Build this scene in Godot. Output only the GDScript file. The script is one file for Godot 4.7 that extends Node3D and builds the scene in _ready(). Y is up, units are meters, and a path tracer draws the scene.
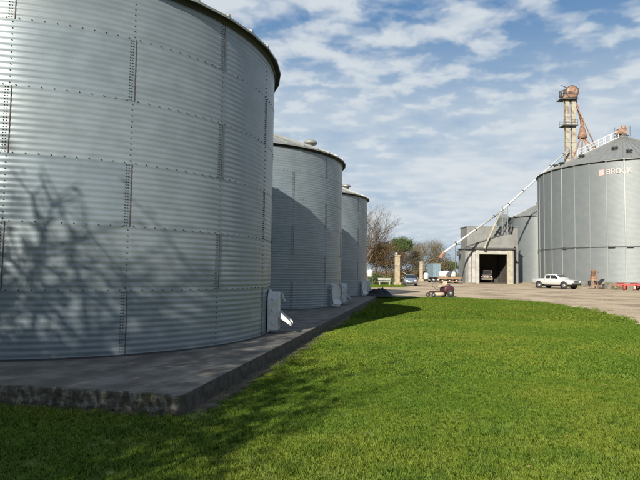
extends Node3D

# ---------------------------------------------------------------- basics
const RING := 1.118          # height of one course of bin sheets
const BIN_R := 4.87
const PAD_TOP := 0.235
var rng := RandomNumberGenerator.new()
var M := {}
var taken := {}

func gh(d: float) -> float:                       # height of the yard at depth d
	return 0.004 * clampf(d - 10.0, 0.0, 120.0)

func P(x: float, y: float, d: float) -> Vector3:  # x right, y up, d metres ahead of the camera
	return Vector3(x, y, -d)

func G(x: float, d: float) -> Vector3:
	return Vector3(x, gh(d), -d)

func numbered(called: String) -> String:
	if not taken.has(called):
		taken[called] = 0
		return called
	taken[called] += 1
	return "%s_%03d" % [called, taken[called]]

func tag(o: Node, label: String, category: String, group := "") -> void:
	o.set_meta("label", label)
	o.set_meta("category", category)
	if group != "":
		o.set_meta("group", group)

func thing(called: String, label: String, category: String, at: Vector3, turn := 0.0, group := "") -> Node3D:
	var o := Node3D.new()
	o.name = numbered(called)
	add_child(o)
	o.position = at
	o.rotation.y = turn
	tag(o, label, category, group)
	return o

func st_new(smooth := false) -> SurfaceTool:
	var s := SurfaceTool.new()
	s.begin(Mesh.PRIMITIVE_TRIANGLES)
	s.set_smooth_group(0 if smooth else -1)
	return s

func commit(s: SurfaceTool) -> ArrayMesh:
	s.generate_normals()
	s.index()
	return s.commit()

func put(called: String, mesh: Mesh, m: Material, parent: Node = null) -> MeshInstance3D:
	var o := MeshInstance3D.new()
	o.mesh = mesh
	o.material_override = m
	if parent == null:
		o.name = numbered(called)
		add_child(o)
	else:
		o.name = called
		parent.add_child(o, true)
	return o

func part(called: String, s: SurfaceTool, m: Material, parent: Node = null) -> MeshInstance3D:
	return put(called, commit(s), m, parent)

func structure(o: Node) -> void:
	o.set_meta("kind", "structure")

# ---------------------------------------------------------------- shapes
func quad(s: SurfaceTool, a: Vector3, b: Vector3, c: Vector3, d: Vector3) -> void:
	s.add_vertex(a); s.add_vertex(b); s.add_vertex(c)
	s.add_vertex(a); s.add_vertex(c); s.add_vertex(d)

func tri(s: SurfaceTool, a: Vector3, b: Vector3, c: Vector3) -> void:
	s.add_vertex(a); s.add_vertex(b); s.add_vertex(c)

# a box with small chamfers, wound clockwise from outside
func box(s: SurfaceTool, c: Vector3, size: Vector3, basis := Basis.IDENTITY, bevel := 0.0) -> void:
	var h := size * 0.5
	if bevel <= 0.0:
		var v := []
		for i in 8:
			v.append(c + basis * Vector3(h.x if i & 1 else -h.x, h.y if i & 2 else -h.y, h.z if i & 4 else -h.z))
		quad(s, v[0], v[2], v[3], v[1]); quad(s, v[4], v[5], v[7], v[6])
		quad(s, v[0], v[1], v[5], v[4]); quad(s, v[2], v[6], v[7], v[3])
		quad(s, v[0], v[4], v[6], v[2]); quad(s, v[1], v[3], v[7], v[5])
		return
	var b := minf(bevel, minf(h.x, minf(h.y, h.z)) * 0.9)
	# three layers of an eight-sided section
	var rows := []
	for lay in [[-h.y, b], [-h.y + b, 0.0], [h.y - b, 0.0], [h.y, b]]:
		var x: float = h.x - lay[1]
		var z: float = h.z - lay[1]
		var row := []
		for q in [[-x + b, -z], [x - b, -z], [x, -z + b], [x, z - b], [x - b, z], [-x + b, z], [-x, z - b], [-x, -z + b]]:
			row.append(c + basis * Vector3(q[0], lay[0], q[1]))
		rows.append(row)
	for i in 3:
		for j in 8:
			var k := (j + 1) % 8
			quad(s, rows[i][j], rows[i + 1][j], rows[i + 1][k], rows[i][k])
	for j in range(1, 7):
		tri(s, rows[3][0], rows[3][j + 1], rows[3][j])
		tri(s, rows[0][0], rows[0][j], rows[0][j + 1])

func frame_of(dir: Vector3) -> Array:
	var w := dir.normalized()
	var a := Vector3.UP if absf(w.y) < 0.95 else Vector3.RIGHT
	var u := w.cross(a).normalized()
	return [u, w.cross(u).normalized()]

func tube(s: SurfaceTool, a: Vector3, b: Vector3, r0: float, r1: float, n := 8, caps := true) -> void:
	var f := frame_of(b - a)
	for i in n:
		var t0 := TAU * i / n
		var t1 := TAU * (i + 1) / n
		var e0: Vector3 = f[0] * cos(t0) + f[1] * sin(t0)
		var e1: Vector3 = f[0] * cos(t1) + f[1] * sin(t1)
		quad(s, a + e0 * r0, a + e1 * r0, b + e1 * r1, b + e0 * r1)
		if caps:
			tri(s, a, a + e1 * r0, a + e0 * r0)
			tri(s, b, b + e0 * r1, b + e1 * r1)

func beam(s: SurfaceTool, a: Vector3, b: Vector3, w: float, h: float) -> void:
	var z := (b - a).normalized()
	var x := (Vector3.UP if absf(z.y) < 0.98 else Vector3.RIGHT).cross(z).normalized()
	box(s, (a + b) * 0.5, Vector3(w, h, (b - a).length()), Basis(x, z.cross(x), z))

# profile: array of Vector2(radius, y), about the y axis at c
func lathe(s: SurfaceTool, c: Vector3, prof: Array, n := 16, basis := Basis.IDENTITY) -> void:
	for i in prof.size() - 1:
		var p: Vector2 = prof[i]
		var q: Vector2 = prof[i + 1]
		for j in n:
			var t0 := TAU * j / n
			var t1 := TAU * (j + 1) / n
			var e0 := Vector3(cos(t0), 0, sin(t0))
			var e1 := Vector3(cos(t1), 0, sin(t1))
			var v0 := c + basis * (e0 * p.x + Vector3.UP * p.y)
			var v1 := c + basis * (e1 * p.x + Vector3.UP * p.y)
			var v2 := c + basis * (e1 * q.x + Vector3.UP * q.y)
			var v3 := c + basis * (e0 * q.x + Vector3.UP * q.y)
			if p.x < 1e-5:
				tri(s, v0, v2, v3)
			elif q.x < 1e-5:
				tri(s, v0, v1, v2)
			else:
				quad(s, v0, v1, v2, v3)

# polygon in the x-y plane pulled along z from z0 to z1
func prism(s: SurfaceTool, poly: PackedVector2Array, z0: float, z1: float, xf := Transform3D.IDENTITY) -> void:
	var idx := Geometry2D.triangulate_polygon(poly)
	for i in range(0, idx.size(), 3):
		var a := poly[idx[i]]; var b := poly[idx[i + 1]]; var c := poly[idx[i + 2]]
		tri(s, xf * Vector3(a.x, a.y, z1), xf * Vector3(b.x, b.y, z1), xf * Vector3(c.x, c.y, z1))
		tri(s, xf * Vector3(a.x, a.y, z0), xf * Vector3(c.x, c.y, z0), xf * Vector3(b.x, b.y, z0))
	for i in poly.size():
		var a := poly[i]
		var b := poly[(i + 1) % poly.size()]
		quad(s, xf * Vector3(a.x, a.y, z0), xf * Vector3(b.x, b.y, z0), xf * Vector3(b.x, b.y, z1), xf * Vector3(a.x, a.y, z1))

# ---------------------------------------------------------------- materials
func ramp_of(stops: Array) -> Gradient:
	var g := Gradient.new()
	var o := PackedFloat32Array()
	var c := PackedColorArray()
	for s in stops:
		o.append(s[0])
		c.append(Color(s[1], s[2], s[3]).linear_to_srgb())
	g.offsets = o
	g.colors = c
	return g

func noise_tex(sd: int, freq: float, oct: int, stops: Array, size := 512, type := FastNoiseLite.TYPE_SIMPLEX_SMOOTH, normal := 0.0) -> NoiseTexture2D:
	var n := FastNoiseLite.new()
	n.seed = sd
	n.noise_type = type
	n.frequency = freq
	n.fractal_octaves = oct
	n.fractal_gain = 0.55
	var t := NoiseTexture2D.new()
	t.width = size
	t.height = size
	t.seamless = true
	t.noise = n
	if normal > 0.0:
		t.as_normal_map = true
		t.bump_strength = normal
	elif stops.size():
		t.color_ramp = ramp_of(stops)
	return t

func mat(r: float, g: float, b: float, rough := 0.8, metal := 0.0) -> StandardMaterial3D:
	var m := StandardMaterial3D.new()
	m.albedo_color = Color(r, g, b).linear_to_srgb()
	m.roughness = rough
	m.metallic = metal
	return m

# mottled: the colour times a coarse and a fine noise
func mottled(stops: Array, rough: float, metal: float, scale: float, sd: int, fine_stops := [], fine_scale := 1.0) -> StandardMaterial3D:
	var m := StandardMaterial3D.new()
	m.roughness = rough
	m.metallic = metal
	m.albedo_texture = noise_tex(sd, 0.012, 5, stops)
	m.uv1_triplanar = true
	m.uv1_world_triplanar = true
	m.uv1_scale = Vector3.ONE * scale
	if fine_stops.size():
		m.detail_enabled = true
		m.detail_blend_mode = BaseMaterial3D.BLEND_MODE_MUL
		m.detail_uv_layer = BaseMaterial3D.DETAIL_UV_2
		m.detail_albedo = noise_tex(sd + 7, 0.03, 4, fine_stops)
		m.uv2_triplanar = true
		m.uv2_world_triplanar = true
		m.uv2_scale = Vector3.ONE * fine_scale
	return m

func make_materials() -> void:
	var fine := [[0.25, 0.72, 0.72, 0.72], [0.75, 1.0, 1.0, 1.0]]
	M.galv = []
	for v in [[0.168, 0.206, 0.235], [0.182, 0.217, 0.240], [0.156, 0.194, 0.224], [0.176, 0.208, 0.230]]:
		M.galv.append(mottled([[0.3, v[0] * 0.90, v[1] * 0.90, v[2] * 0.90], [0.7, v[0] * 1.08, v[1] * 1.08, v[2] * 1.08]], 0.36, 0.18, 0.30, 11 + M.galv.size() * 50, [[0.3, 0.88, 0.88, 0.88], [0.7, 1, 1, 1]], 4.0 + M.galv.size() * 0.3))
	M.galv_far = mottled([[0.3, 0.152, 0.172, 0.178], [0.7, 0.172, 0.192, 0.198]], 0.5, 0.3, 0.12, 12, [[0.3, 0.9, 0.9, 0.9], [0.7, 1, 1, 1]], 0.9)
	M.galv_roof = mottled([[0.3, 0.197, 0.205, 0.197], [0.7, 0.262, 0.271, 0.258]], 0.5, 0.3, 0.2, 13, [[0.3, 0.88, 0.88, 0.86], [0.7, 1, 1, 1]], 1.2)
	M.stiff = mat(0.205, 0.22, 0.22, 0.45, 0.3)
	M.bolt = mat(0.035, 0.032, 0.03, 0.6, 0.3)
	M.seal = mottled([[0.35, 0.03, 0.028, 0.027], [0.65, 0.09, 0.055, 0.035]], 0.85, 0.0, 1.6, 14)
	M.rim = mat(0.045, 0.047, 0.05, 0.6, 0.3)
	M.hood = mottled([[0.3, 0.42, 0.43, 0.435], [0.7, 0.50, 0.51, 0.515]], 0.45, 0.1, 0.8, 15)
	M.concrete = mottled([[0.25, 0.105, 0.096, 0.084], [0.5, 0.150, 0.138, 0.120], [0.75, 0.205, 0.19, 0.166]], 0.92, 0.0, 0.22, 16, [[0.25, 0.55, 0.54, 0.52], [0.6, 1.0, 1.0, 1.0]], 4.5)
	M.pad_edge = mottled([[0.25, 0.041, 0.038, 0.028], [0.45, 0.082, 0.078, 0.049], [0.6, 0.139, 0.127, 0.107], [0.75, 0.246, 0.230, 0.201]], 0.95, 0.0, 1.1, 46, [[0.2, 0.5, 0.5, 0.48], [0.6, 1.0, 1.0, 1.0]], 3.0)
	M.shaded_edge = mottled([[0.3, 0.037, 0.033, 0.026], [0.7, 0.082, 0.074, 0.061]], 0.95, 0.0, 0.7, 49, fine, 3.5)  # dark tone puts the shade of the pad's side into its colour
	M.gravel = mottled([[0.25, 0.27, 0.205, 0.128], [0.42, 0.37, 0.29, 0.19], [0.55, 0.42, 0.335, 0.225], [0.8, 0.48, 0.385, 0.265]], 0.95, 0.0, 0.035, 17, [[0.2, 0.66, 0.64, 0.62], [0.7, 1.0, 1.0, 1.0]], 0.6)
	M.soil = mottled([[0.25, 0.10, 0.145, 0.024], [0.5, 0.13, 0.175, 0.028], [0.8, 0.17, 0.185, 0.045]], 0.95, 0.0, 0.25, 18, [[0.2, 0.7, 0.75, 0.6], [0.7, 1.0, 1.0, 1.0]], 2.5)
	M.dirt = mottled([[0.3, 0.057, 0.045, 0.029], [0.7, 0.131, 0.102, 0.066]], 0.95, 0.0, 0.5, 19, fine, 3.0)
	M.field = mottled([[0.3, 0.082, 0.086, 0.033], [0.7, 0.139, 0.123, 0.057]], 0.95, 0.0, 0.02, 20)
	M.rust = mottled([[0.25, 0.131, 0.070, 0.045], [0.5, 0.221, 0.123, 0.080], [0.8, 0.328, 0.230, 0.172]], 0.8, 0.0, 0.18, 21)
	M.beige_metal = mottled([[0.25, 0.197, 0.139, 0.098], [0.45, 0.295, 0.271, 0.217], [0.7, 0.344, 0.320, 0.262]], 0.6, 0.1, 0.12, 22)
	M.white_metal = mat(0.451, 0.459, 0.459, 0.45, 0.1)
	M.white_paint = mottled([[0.3, 0.262, 0.258, 0.238], [0.7, 0.328, 0.324, 0.303]], 0.7, 0.0, 0.12, 23)
	M.cream = mottled([[0.3, 0.246, 0.234, 0.184], [0.7, 0.312, 0.295, 0.238]], 0.8, 0.0, 0.12, 24)
	M.wall_grey = mottled([[0.3, 0.155, 0.158, 0.153], [0.7, 0.185, 0.188, 0.182]], 0.7, 0.1, 0.1, 25)
	M.inner = mottled([[0.3, 0.045, 0.038, 0.030], [0.7, 0.085, 0.072, 0.058]], 0.95, 0.0, 0.4, 47)  # dark colour stands in for the shade inside the shed
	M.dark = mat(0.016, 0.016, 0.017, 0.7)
	M.steel_dark = mat(0.07, 0.07, 0.075, 0.55, 0.3)
	M.pillar = mottled([[0.3, 0.295, 0.246, 0.164], [0.7, 0.394, 0.336, 0.238]], 0.9, 0.0, 0.3, 26, fine, 2.0)
	M.car_white = mat(0.426, 0.426, 0.418, 0.3); M.car_white.clearcoat_enabled = true; M.car_white.clearcoat = 0.6; M.car_white.clearcoat_roughness = 0.1
	M.car_silver = mat(0.213, 0.254, 0.312, 0.32, 0.5); M.car_silver.clearcoat_enabled = true; M.car_silver.clearcoat = 0.6; M.car_silver.clearcoat_roughness = 0.1
	M.glass = mat(0.02, 0.024, 0.027, 0.08)
	M.tyre = mat(0.025, 0.024, 0.023, 0.85)
	M.hub = mat(0.369, 0.369, 0.361, 0.4, 0.7)
	M.lamp = mat(0.8, 0.8, 0.78, 0.15)
	M.lamp_amber = mat(0.6, 0.22, 0.04, 0.3)
	M.plate = mat(0.492, 0.492, 0.476, 0.5)
	M.red = mottled([[0.3, 0.246, 0.041, 0.037], [0.7, 0.394, 0.082, 0.074]], 0.6, 0.0, 0.9, 27)
	M.dark_red = mottled([[0.3, 0.041, 0.011, 0.016], [0.7, 0.082, 0.021, 0.025]], 0.5, 0.0, 0.9, 28)
	M.tan_seat = mat(0.410, 0.336, 0.246, 0.7)
	M.truck_red = mottled([[0.3, 0.06, 0.040, 0.034], [0.7, 0.11, 0.075, 0.063]], 0.6, 0.0, 0.6, 29)
	M.deck = mottled([[0.3, 0.164, 0.098, 0.057], [0.7, 0.279, 0.180, 0.115]], 0.85, 0.0, 0.6, 30)
	M.blue = mottled([[0.3, 0.123, 0.189, 0.230], [0.7, 0.180, 0.246, 0.287]], 0.6, 0.0, 0.4, 31)
	M.tarp = mottled([[0.3, 0.394, 0.402, 0.394], [0.7, 0.492, 0.492, 0.484]], 0.7, 0.0, 0.5, 32)
	M.bark = mottled([[0.3, 0.07, 0.055, 0.042], [0.7, 0.16, 0.13, 0.10]], 0.95, 0.0, 0.8, 33)
	M.pole = mottled([[0.3, 0.08, 0.065, 0.05], [0.7, 0.15, 0.12, 0.09]], 0.95, 0.0, 0.8, 34)
	M.letter = mottled([[0.3, 0.295, 0.238, 0.238], [0.6, 0.459, 0.394, 0.394]], 0.7, 0.0, 1.2, 48)
	M.logo = mat(0.476, 0.279, 0.271, 0.5)
	M.leaf = StandardMaterial3D.new()
	M.leaf.vertex_color_use_as_albedo = true
	M.leaf.roughness = 0.8
	M.leaf.backlight_enabled = true
	M.leaf.backlight = Color(0.35, 0.35, 0.25)
	M.stone = StandardMaterial3D.new()
	M.stone.vertex_color_use_as_albedo = true
	M.stone.roughness = 0.95
	M.grass = StandardMaterial3D.new()
	M.grass.vertex_color_use_as_albedo = true
	M.grass.roughness = 0.6
	M.grass.metallic_specular = 0.3
	M.grass.backlight_enabled = true
	M.grass.backlight = Color(0.75, 0.85, 0.35)

# ---------------------------------------------------------------- sky
func make_sky() -> Sky:
	var w := 3072
	var h := 1536
	var img := Image.create(w, h, false, Image.FORMAT_RGBAF)
	var n1 := FastNoiseLite.new()
	n1.seed = 5; n1.noise_type = FastNoiseLite.TYPE_SIMPLEX_SMOOTH; n1.frequency = 1.0; n1.fractal_octaves = 6; n1.fractal_gain = 0.52; n1.fractal_lacunarity = 2.1
	n1.domain_warp_enabled = true; n1.domain_warp_amplitude = 0.35; n1.domain_warp_frequency = 1.2; n1.domain_warp_fractal_octaves = 2
	var n2 := FastNoiseLite.new()
	n2.seed = 9; n2.noise_type = FastNoiseLite.TYPE_SIMPLEX_SMOOTH; n2.frequency = 0.45; n2.fractal_octaves = 3
	var zen := Vector3(0.085, 0.225, 0.49)
	var mid := Vector3(0.255, 0.44, 0.67)
	var hor := Vector3(0.47, 0.62, 0.76)
	var white := Vector3(0.82, 0.87, 0.90)
	var low := Vector3(0.5, 0.58, 0.66)
	for j in h:
		var el := (0.5 - (j + 0.5) / h) * PI
		if el <= 0.0:
			img.fill_rect(Rect2i(0, j, w, 1), Color(0.16, 0.16, 0.13))
			continue
		var y := sin(el)
		var cy := cos(el)
		var base := hor.lerp(mid, smoothstep(0.0, 0.22, y)).lerp(zen, smoothstep(0.18, 0.62, y))
		var k := 1.0 / (y + 0.10)
		var veil := smoothstep(0.02, 0.10, y) * (1.0 - smoothstep(0.20, 0.46, y))
		for i in w:
			var az := (i + 0.5) / w * TAU
			var px := sin(az) * cy * k
			var pz := -cos(az) * cy * k
			var a := n1.get_noise_2d(px * 3.6 + 3.0, pz * 4.8)
			var b := n2.get_noise_2d(px * 1.3, pz * 1.6 + 8.0)
			var c := smoothstep(-0.42, 0.60, a + 0.45 * b + 0.06 + 0.10 * veil) * smoothstep(0.01, 0.07, y)
			c = maxf(c * 0.86, veil * clampf(0.72 + 0.50 * b + 0.28 * a, 0.0, 0.93))
			var col := base.lerp(white, c)
			img.set_pixel(i, j, Color(col.x, col.y, col.z))
	var m := PanoramaSkyMaterial.new()
	m.panorama = ImageTexture.create_from_image(img)
	var s := Sky.new()
	s.sky_material = m
	return s

# ---------------------------------------------------------------- grain bins
# one corrugated sheet: arc from -span/2 to span/2 about y, seen from outside at -z
func sheet_mesh(r: float, span: float, height: float, waves: int, amp: float, na: int, per := 8, lap := 0.0) -> ArrayMesh:
	var vs := PackedVector3Array()
	var ns := PackedVector3Array()
	var ix := PackedInt32Array()
	var nv := waves * per
	for j in nv + 1:
		var y := height * j / nv
		var ph := TAU * waves * j / nv
		var rr := r + amp * cos(ph)
		var slope := -amp * sin(ph) * TAU * waves / height
		for i in na + 1:
			var t := -span * 0.5 + (span + lap) * i / na
			var out := 0.004 * (1.0 if i >= na - 1 and lap > 0.0 else 0.0)
			var e := Vector3(sin(t), 0, cos(t))
			vs.append(e * (rr + out) + Vector3(0, y, 0))
			ns.append((e - Vector3(0, slope, 0)).normalized())
	for j in nv:
		for i in na:
			var a := j * (na + 1) + i
			ix.append_array([a, a + na + 1, a + na + 2, a, a + na + 2, a + 1])
	var arr := []
	arr.resize(Mesh.ARRAY_MAX)
	arr[Mesh.ARRAY_VERTEX] = vs
	arr[Mesh.ARRAY_NORMAL] = ns
	arr[Mesh.ARRAY_INDEX] = ix
	var m := ArrayMesh.new()
	m.add_surface_from_arrays(Mesh.PRIMITIVE_TRIANGLES, arr)
	return m

func roof_panel_mesh(r: float, rise: float, span: float, over: float, rib: float) -> ArrayMesh:
	var s := st_new()
	var pitch := rise / r
	var r0 := 0.35
	var r1 := r + over
	var y0 := rise - r0 * pitch
	var y1 := -over * pitch
	var a := -span * 0.5
	var b := span * 0.5
	var e0 := Vector3(sin(a), 0, cos(a))
	var e1 := Vector3(sin(b), 0, cos(b))
	var t := Vector3(0, -0.012, 0)
	quad(s, e0 * r0 + Vector3.UP * y0, e1 * r0 + Vector3.UP * y0, e1 * r1 + Vector3.UP * y1, e0 * r1 + Vector3.UP * y1)
	quad(s, e0 * r1 + Vector3.UP * y1, e1 * r1 + Vector3.UP * y1, e1 * r1 + Vector3.UP * (y1 - 0.05), e0 * r1 + Vector3.UP * (y1 - 0.05))
	# standing rib along one edge
	var w := rib * 0.5
	var side := Vector3(cos(a), 0, -sin(a))
	var p0 := e0 * r0 + Vector3.UP * y0
	var p1 := e0 * r1 + Vector3.UP * y1
	var up := Vector3.UP * rib
	quad(s, p0 - side * w, p0 - side * w * 0.4 + up, p1 - side * w * 0.4 + up, p1 - side * w)
	quad(s, p0 + side * w, p1 + side * w, p1 + side * w * 0.4 + up, p0 + side * w * 0.4 + up)
	quad(s, p0 - side * w * 0.4 + up, p0 + side * w * 0.4 + up, p1 + side * w * 0.4 + up, p1 - side * w * 0.4 + up)
	quad(s, p1 - side * w, p1 - side * w * 0.4 + up, p1 + side * w * 0.4 + up, p1 + side * w)
	return commit(s)

func make_hood(parent: Node3D, deg: float, y: float, twist := 0.0, mouth := 0.0) -> void:
	# arched unloading hood: a flange plate on the wall, a deep arched cover and an open slanted mouth below
	var a := deg_to_rad(deg)
	var xf := Transform3D(Basis(Vector3.UP, a + PI + deg_to_rad(twist)), Vector3(sin(a) * (BIN_R + 0.02), y, cos(a) * (BIN_R + 0.02)))
	var arch := PackedVector2Array()
	var inner := PackedVector2Array()
	var w := 0.25
	var hh := 0.66
	arch.append(Vector2(-w, 0.0)); 
	for i in 11:
		var t := PI - PI * i / 10.0
		arch.append(Vector2(cos(t) * w, hh + sin(t) * w))
	arch.append(Vector2(w, 0.0))
	var fl := PackedVector2Array([Vector2(-w - 0.06, -0.04)])
	for i in 11:
		var t := PI - PI * i / 10.0
		fl.append(Vector2(cos(t) * (w + 0.06), hh + sin(t) * (w + 0.06)))
	fl.append(Vector2(w + 0.06, -0.04))
	var s := st_new()
	prism(s, fl, -0.035, 0.0, xf)
	var hood := part("unloading_hood", s, M.hood, parent)
	s = st_new()
	# cover: the front arch stands out from the flange, deepest at the top, with open slanted bottom
	var depth := 0.24
	var n := arch.size()
	for i in n - 1:
		var p := arch[i]
		var q := arch[i + 1]
		quad(s, xf * Vector3(p.x, p.y, -0.035), xf * Vector3(q.x, q.y, -0.035), xf * Vector3(q.x * 0.92, q.y, -depth), xf * Vector3(p.x * 0.92, p.y, -depth))
	var front := PackedVector2Array()
	for p in arch:
		front.append(Vector2(p.x * 0.92, p.y))
	prism(s, front, -depth - 0.012, -depth, xf)
	part("cover", s, M.hood, hood)
	s = st_new()
	# chute lip sloping out of the mouth
	quad(s, xf * Vector3(-0.20, 0.30, -depth - 0.02), xf * Vector3(0.20, 0.30, -depth - 0.02), xf * Vector3(0.22, 0.10, -depth - 0.13 - mouth), xf * Vector3(-0.22, 0.10, -depth - 0.13 - mouth))
	quad(s, xf * Vector3(-0.20, 0.30, -depth - 0.02), xf * Vector3(-0.24, 0.10, -depth - 0.13 - mouth), xf * Vector3(-0.24, 0.18, -depth - 0.13 - mouth), xf * Vector3(-0.20, 0.46, -depth - 0.02))
	quad(s, xf * Vector3(0.20, 0.30, -depth - 0.02), xf * Vector3(0.20, 0.46, -depth - 0.02), xf * Vector3(0.24, 0.18, -depth - 0.13 - mouth), xf * Vector3(0.24, 0.10, -depth - 0.13 - mouth))
	part("chute", s, M.hood, hood)
	s = st_new()
	beam(s, xf * Vector3(-0.28, 0.86, -0.1), xf * Vector3(-0.28, 0.86, -0.30), 0.035, 0.035)
	beam(s, xf * Vector3(-0.28, 0.86, -0.28), xf * Vector3(-0.28, 0.66, -0.36), 0.035, 0.035)
	part("latch_handle", s, M.hood, hood)
	for hy in [0.16, 0.46, 0.74]:
		for sx in [-1.0, 1.0]:
			s = st_new()
			box(s, xf * Vector3(sx * 0.245, hy, -0.12), Vector3(0.05, 0.06, 0.06), xf.basis, 0.01)
			part("hinge", s, M.hood, hood)

func make_bin() -> Node3D:
	var b := thing("grain_bin", "", "grain bin", Vector3.ZERO)
	var sheet := sheet_mesh(BIN_R, PI / 4.0, RING, 11, 0.0023, 12, 8, 0.006)
	var s := st_new()
	var ea := PI / 8.0 + 0.0065
	for j in 11:
		var y := RING * (j + 0.02) / 11.0
		box(s, Vector3(sin(ea) * (BIN_R + 0.003), y + RING / 22.0, cos(ea) * (BIN_R + 0.003)), Vector3(0.011, RING / 11.0, 0.010), Basis(Vector3.UP, ea))
	var lap := commit(s)
	var bolts := []
	var ph := 0.2053      # where the sheet ends stand round the bin
	for k in 6:
		for i in 8:
			var o := put("wall_sheet", sheet, M.galv[(i * 5 + k * 3 + i * k) % 4], b)
			# ends lie at ph + j * 22.5 degrees, every second one on each course
			var mid := ph + PI / 8.0 * (1 if k % 2 else 0) + PI / 8.0 + i * PI / 4.0 + PI / 8.0 * 1.0
			mid = ph + i * PI / 4.0 + (PI / 8.0 if k % 2 else 0.0) + 0.0
			o.position.y = RING * k
			o.rotation.y = mid
			put("lap_seal", lap, M.seal, o)
			var end := mid + PI / 8.0
			for j in 22:
				for c in 2:
					bolts.append([end - 0.004 - 0.0085 * c, RING * (k + (j + 0.5) / 22.0)])
			for j in 11:
				bolts.append([end - PI / 8.0, RING * (k + (j + 0.5) / 11.0)])
		if k > 0:
			for i in 160:
				bolts.append([ph + TAU * (i + 0.5) / 160.0, RING * k + 0.012])
	var mm := MultiMesh.new()
	mm.transform_format = MultiMesh.TRANSFORM_3D
	var bs := st_new()
	lathe(bs, Vector3.ZERO, [Vector2(0.0105, -0.008), Vector2(0.0105, 0.004), Vector2(0.007, 0.006), Vector2(0.006, 0.013), Vector2(0.0, 0.014)], 6, Basis(Vector3.RIGHT, PI / 2.0))
	mm.mesh = commit(bs)
	mm.instance_count = bolts.size()
	for i in bolts.size():
		var a: float = bolts[i][0]
		var yy: float = bolts[i][1]
		var rr := BIN_R + 0.0023 * cos(TAU * 11.0 * yy / RING) + 0.004
		mm.set_instance_transform(i, Transform3D(Basis(Vector3.UP, a), Vector3(sin(a) * rr, yy, cos(a) * rr)))
	var mi := MultiMeshInstance3D.new()
	mi.name = "bolts"
	mi.multimesh = mm
	mi.material_override = M.bolt
	mi.set_meta("kind", "stuff")
	b.add_child(mi, true)
	# roof: forty ribbed panels, a gutter-like rim at the eave and a cap
	var top := RING * 6.0
	var rise := 1.95
	var panel := roof_panel_mesh(BIN_R, rise, TAU / 40.0, 0.16, 0.055)
	for i in 40:
		var o := put("roof_panel", panel, M.galv_roof, b)
		o.position.y = top + 0.02
		o.rotation.y = TAU * (i + 0.5) / 40.0 + ph
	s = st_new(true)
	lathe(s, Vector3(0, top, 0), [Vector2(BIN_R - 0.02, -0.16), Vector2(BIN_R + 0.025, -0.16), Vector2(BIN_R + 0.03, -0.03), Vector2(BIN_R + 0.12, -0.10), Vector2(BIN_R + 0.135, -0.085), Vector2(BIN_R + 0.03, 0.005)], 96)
	part("eave_rim", s, M.rim, b)  # near-black colour holds the shade under the roof overhang
	s = st_new(true)
	lathe(s, Vector3(0, top + rise - 0.25, 0), [Vector2(0.45, 0.0), Vector2(0.45, 0.22), Vector2(0.58, 0.24), Vector2(0.5, 0.36), Vector2(0.0, 0.46)], 20)
	part("roof_cap", s, M.galv_roof, b)
	s = st_new()
	lathe(s, Vector3.ZERO, [Vector2(BIN_R - 0.05, 0.0), Vector2(BIN_R + 0.03, 0.0), Vector2(BIN_R + 0.03, 0.03), Vector2(BIN_R - 0.05, 0.03)], 96)
	part("base_angle", s, M.rim, b)
	return b

func roof_vent(b: Node3D, deg: float, r: float) -> void:
	var a := deg_to_rad(deg)
	var y := RING * 6.0 + 0.02 + 1.95 * (1.0 - r / BIN_R)
	var s := st_new(true)
	lathe(s, Vector3(sin(a) * r, y, cos(a) * r), [Vector2(0.19, -0.15), Vector2(0.19, 0.16), Vector2(0.30, 0.17), Vector2(0.33, 0.25), Vector2(0.24, 0.34), Vector2(0.0, 0.38)], 18)
	part("roof_vent", s, M.galv_roof, b)

# ---------------------------------------------------------------- trees
func grow(s: SurfaceTool, tips: Array, p: Vector3, dir: Vector3, length: float, r: float, depth: int, spread: float, up: float, n := 5) -> void:
	var q := p
	var d := dir
	var segs := 3 if depth > 1 else 2
	for i in segs:
		var e := q + d * (length / segs)
		tube(s, q, e, r * (1.0 - 0.35 * i / segs), r * (1.0 - 0.35 * (i + 1) / segs), n, false)
		q = e
		d = (d + Vector3(rng.randf_range(-1, 1), rng.randf_range(-0.6, 0.8) + up, rng.randf_range(-1, 1)) * 0.17).normalized()
		if depth > 0 and i < segs - 1 and rng.randf() < 0.75:
			var f := frame_of(d)
			var t := rng.randf() * TAU
			var side: Vector3 = (d + (f[0] * cos(t) + f[1] * sin(t)) * spread * 1.2 + Vector3.UP * up * 0.5).normalized()
			grow(s, tips, q, side, length * rng.randf_range(0.5, 0.72), r * 0.5, depth - 1, spread, up, maxi(3, n - 1))
	if depth == 0:
		tips.append([q, d, length])
		return
	var kids := 2 if rng.randf() < 0.6 else 3
	var t0 := rng.randf() * TAU
	var f := frame_of(d)
	for k in kids:
		var t := t0 + TAU * k / kids + rng.randf_range(-0.4, 0.4)
		var side: Vector3 = (d + (f[0] * cos(t) + f[1] * sin(t)) * spread * rng.randf_range(0.6, 1.15) + Vector3.UP * up * 0.4).normalized()
		grow(s, tips, q, side, length * rng.randf_range(0.66, 0.86), r * 0.62, depth - 1, spread, up, maxi(3, n - 1))

func leaf_quad(vs: PackedVector3Array, ns: PackedVector3Array, cs: PackedColorArray, p: Vector3, size: float, c: Color) -> void:
	var u := Vector3(rng.randfn(), rng.randfn(), rng.randfn()).normalized()
	var v := u.cross(Vector3(rng.randfn(), rng.randfn(), rng.randfn())).normalized()
	var w := v * size * rng.randf_range(0.35, 0.6)
	u = u * size
	var n := u.cross(w).normalized()
	vs.append_array([p - u, p + w, p + u, p - u, p + u, p - w])
	for i in 6:
		ns.append(n)
		cs.append(c)

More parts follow.
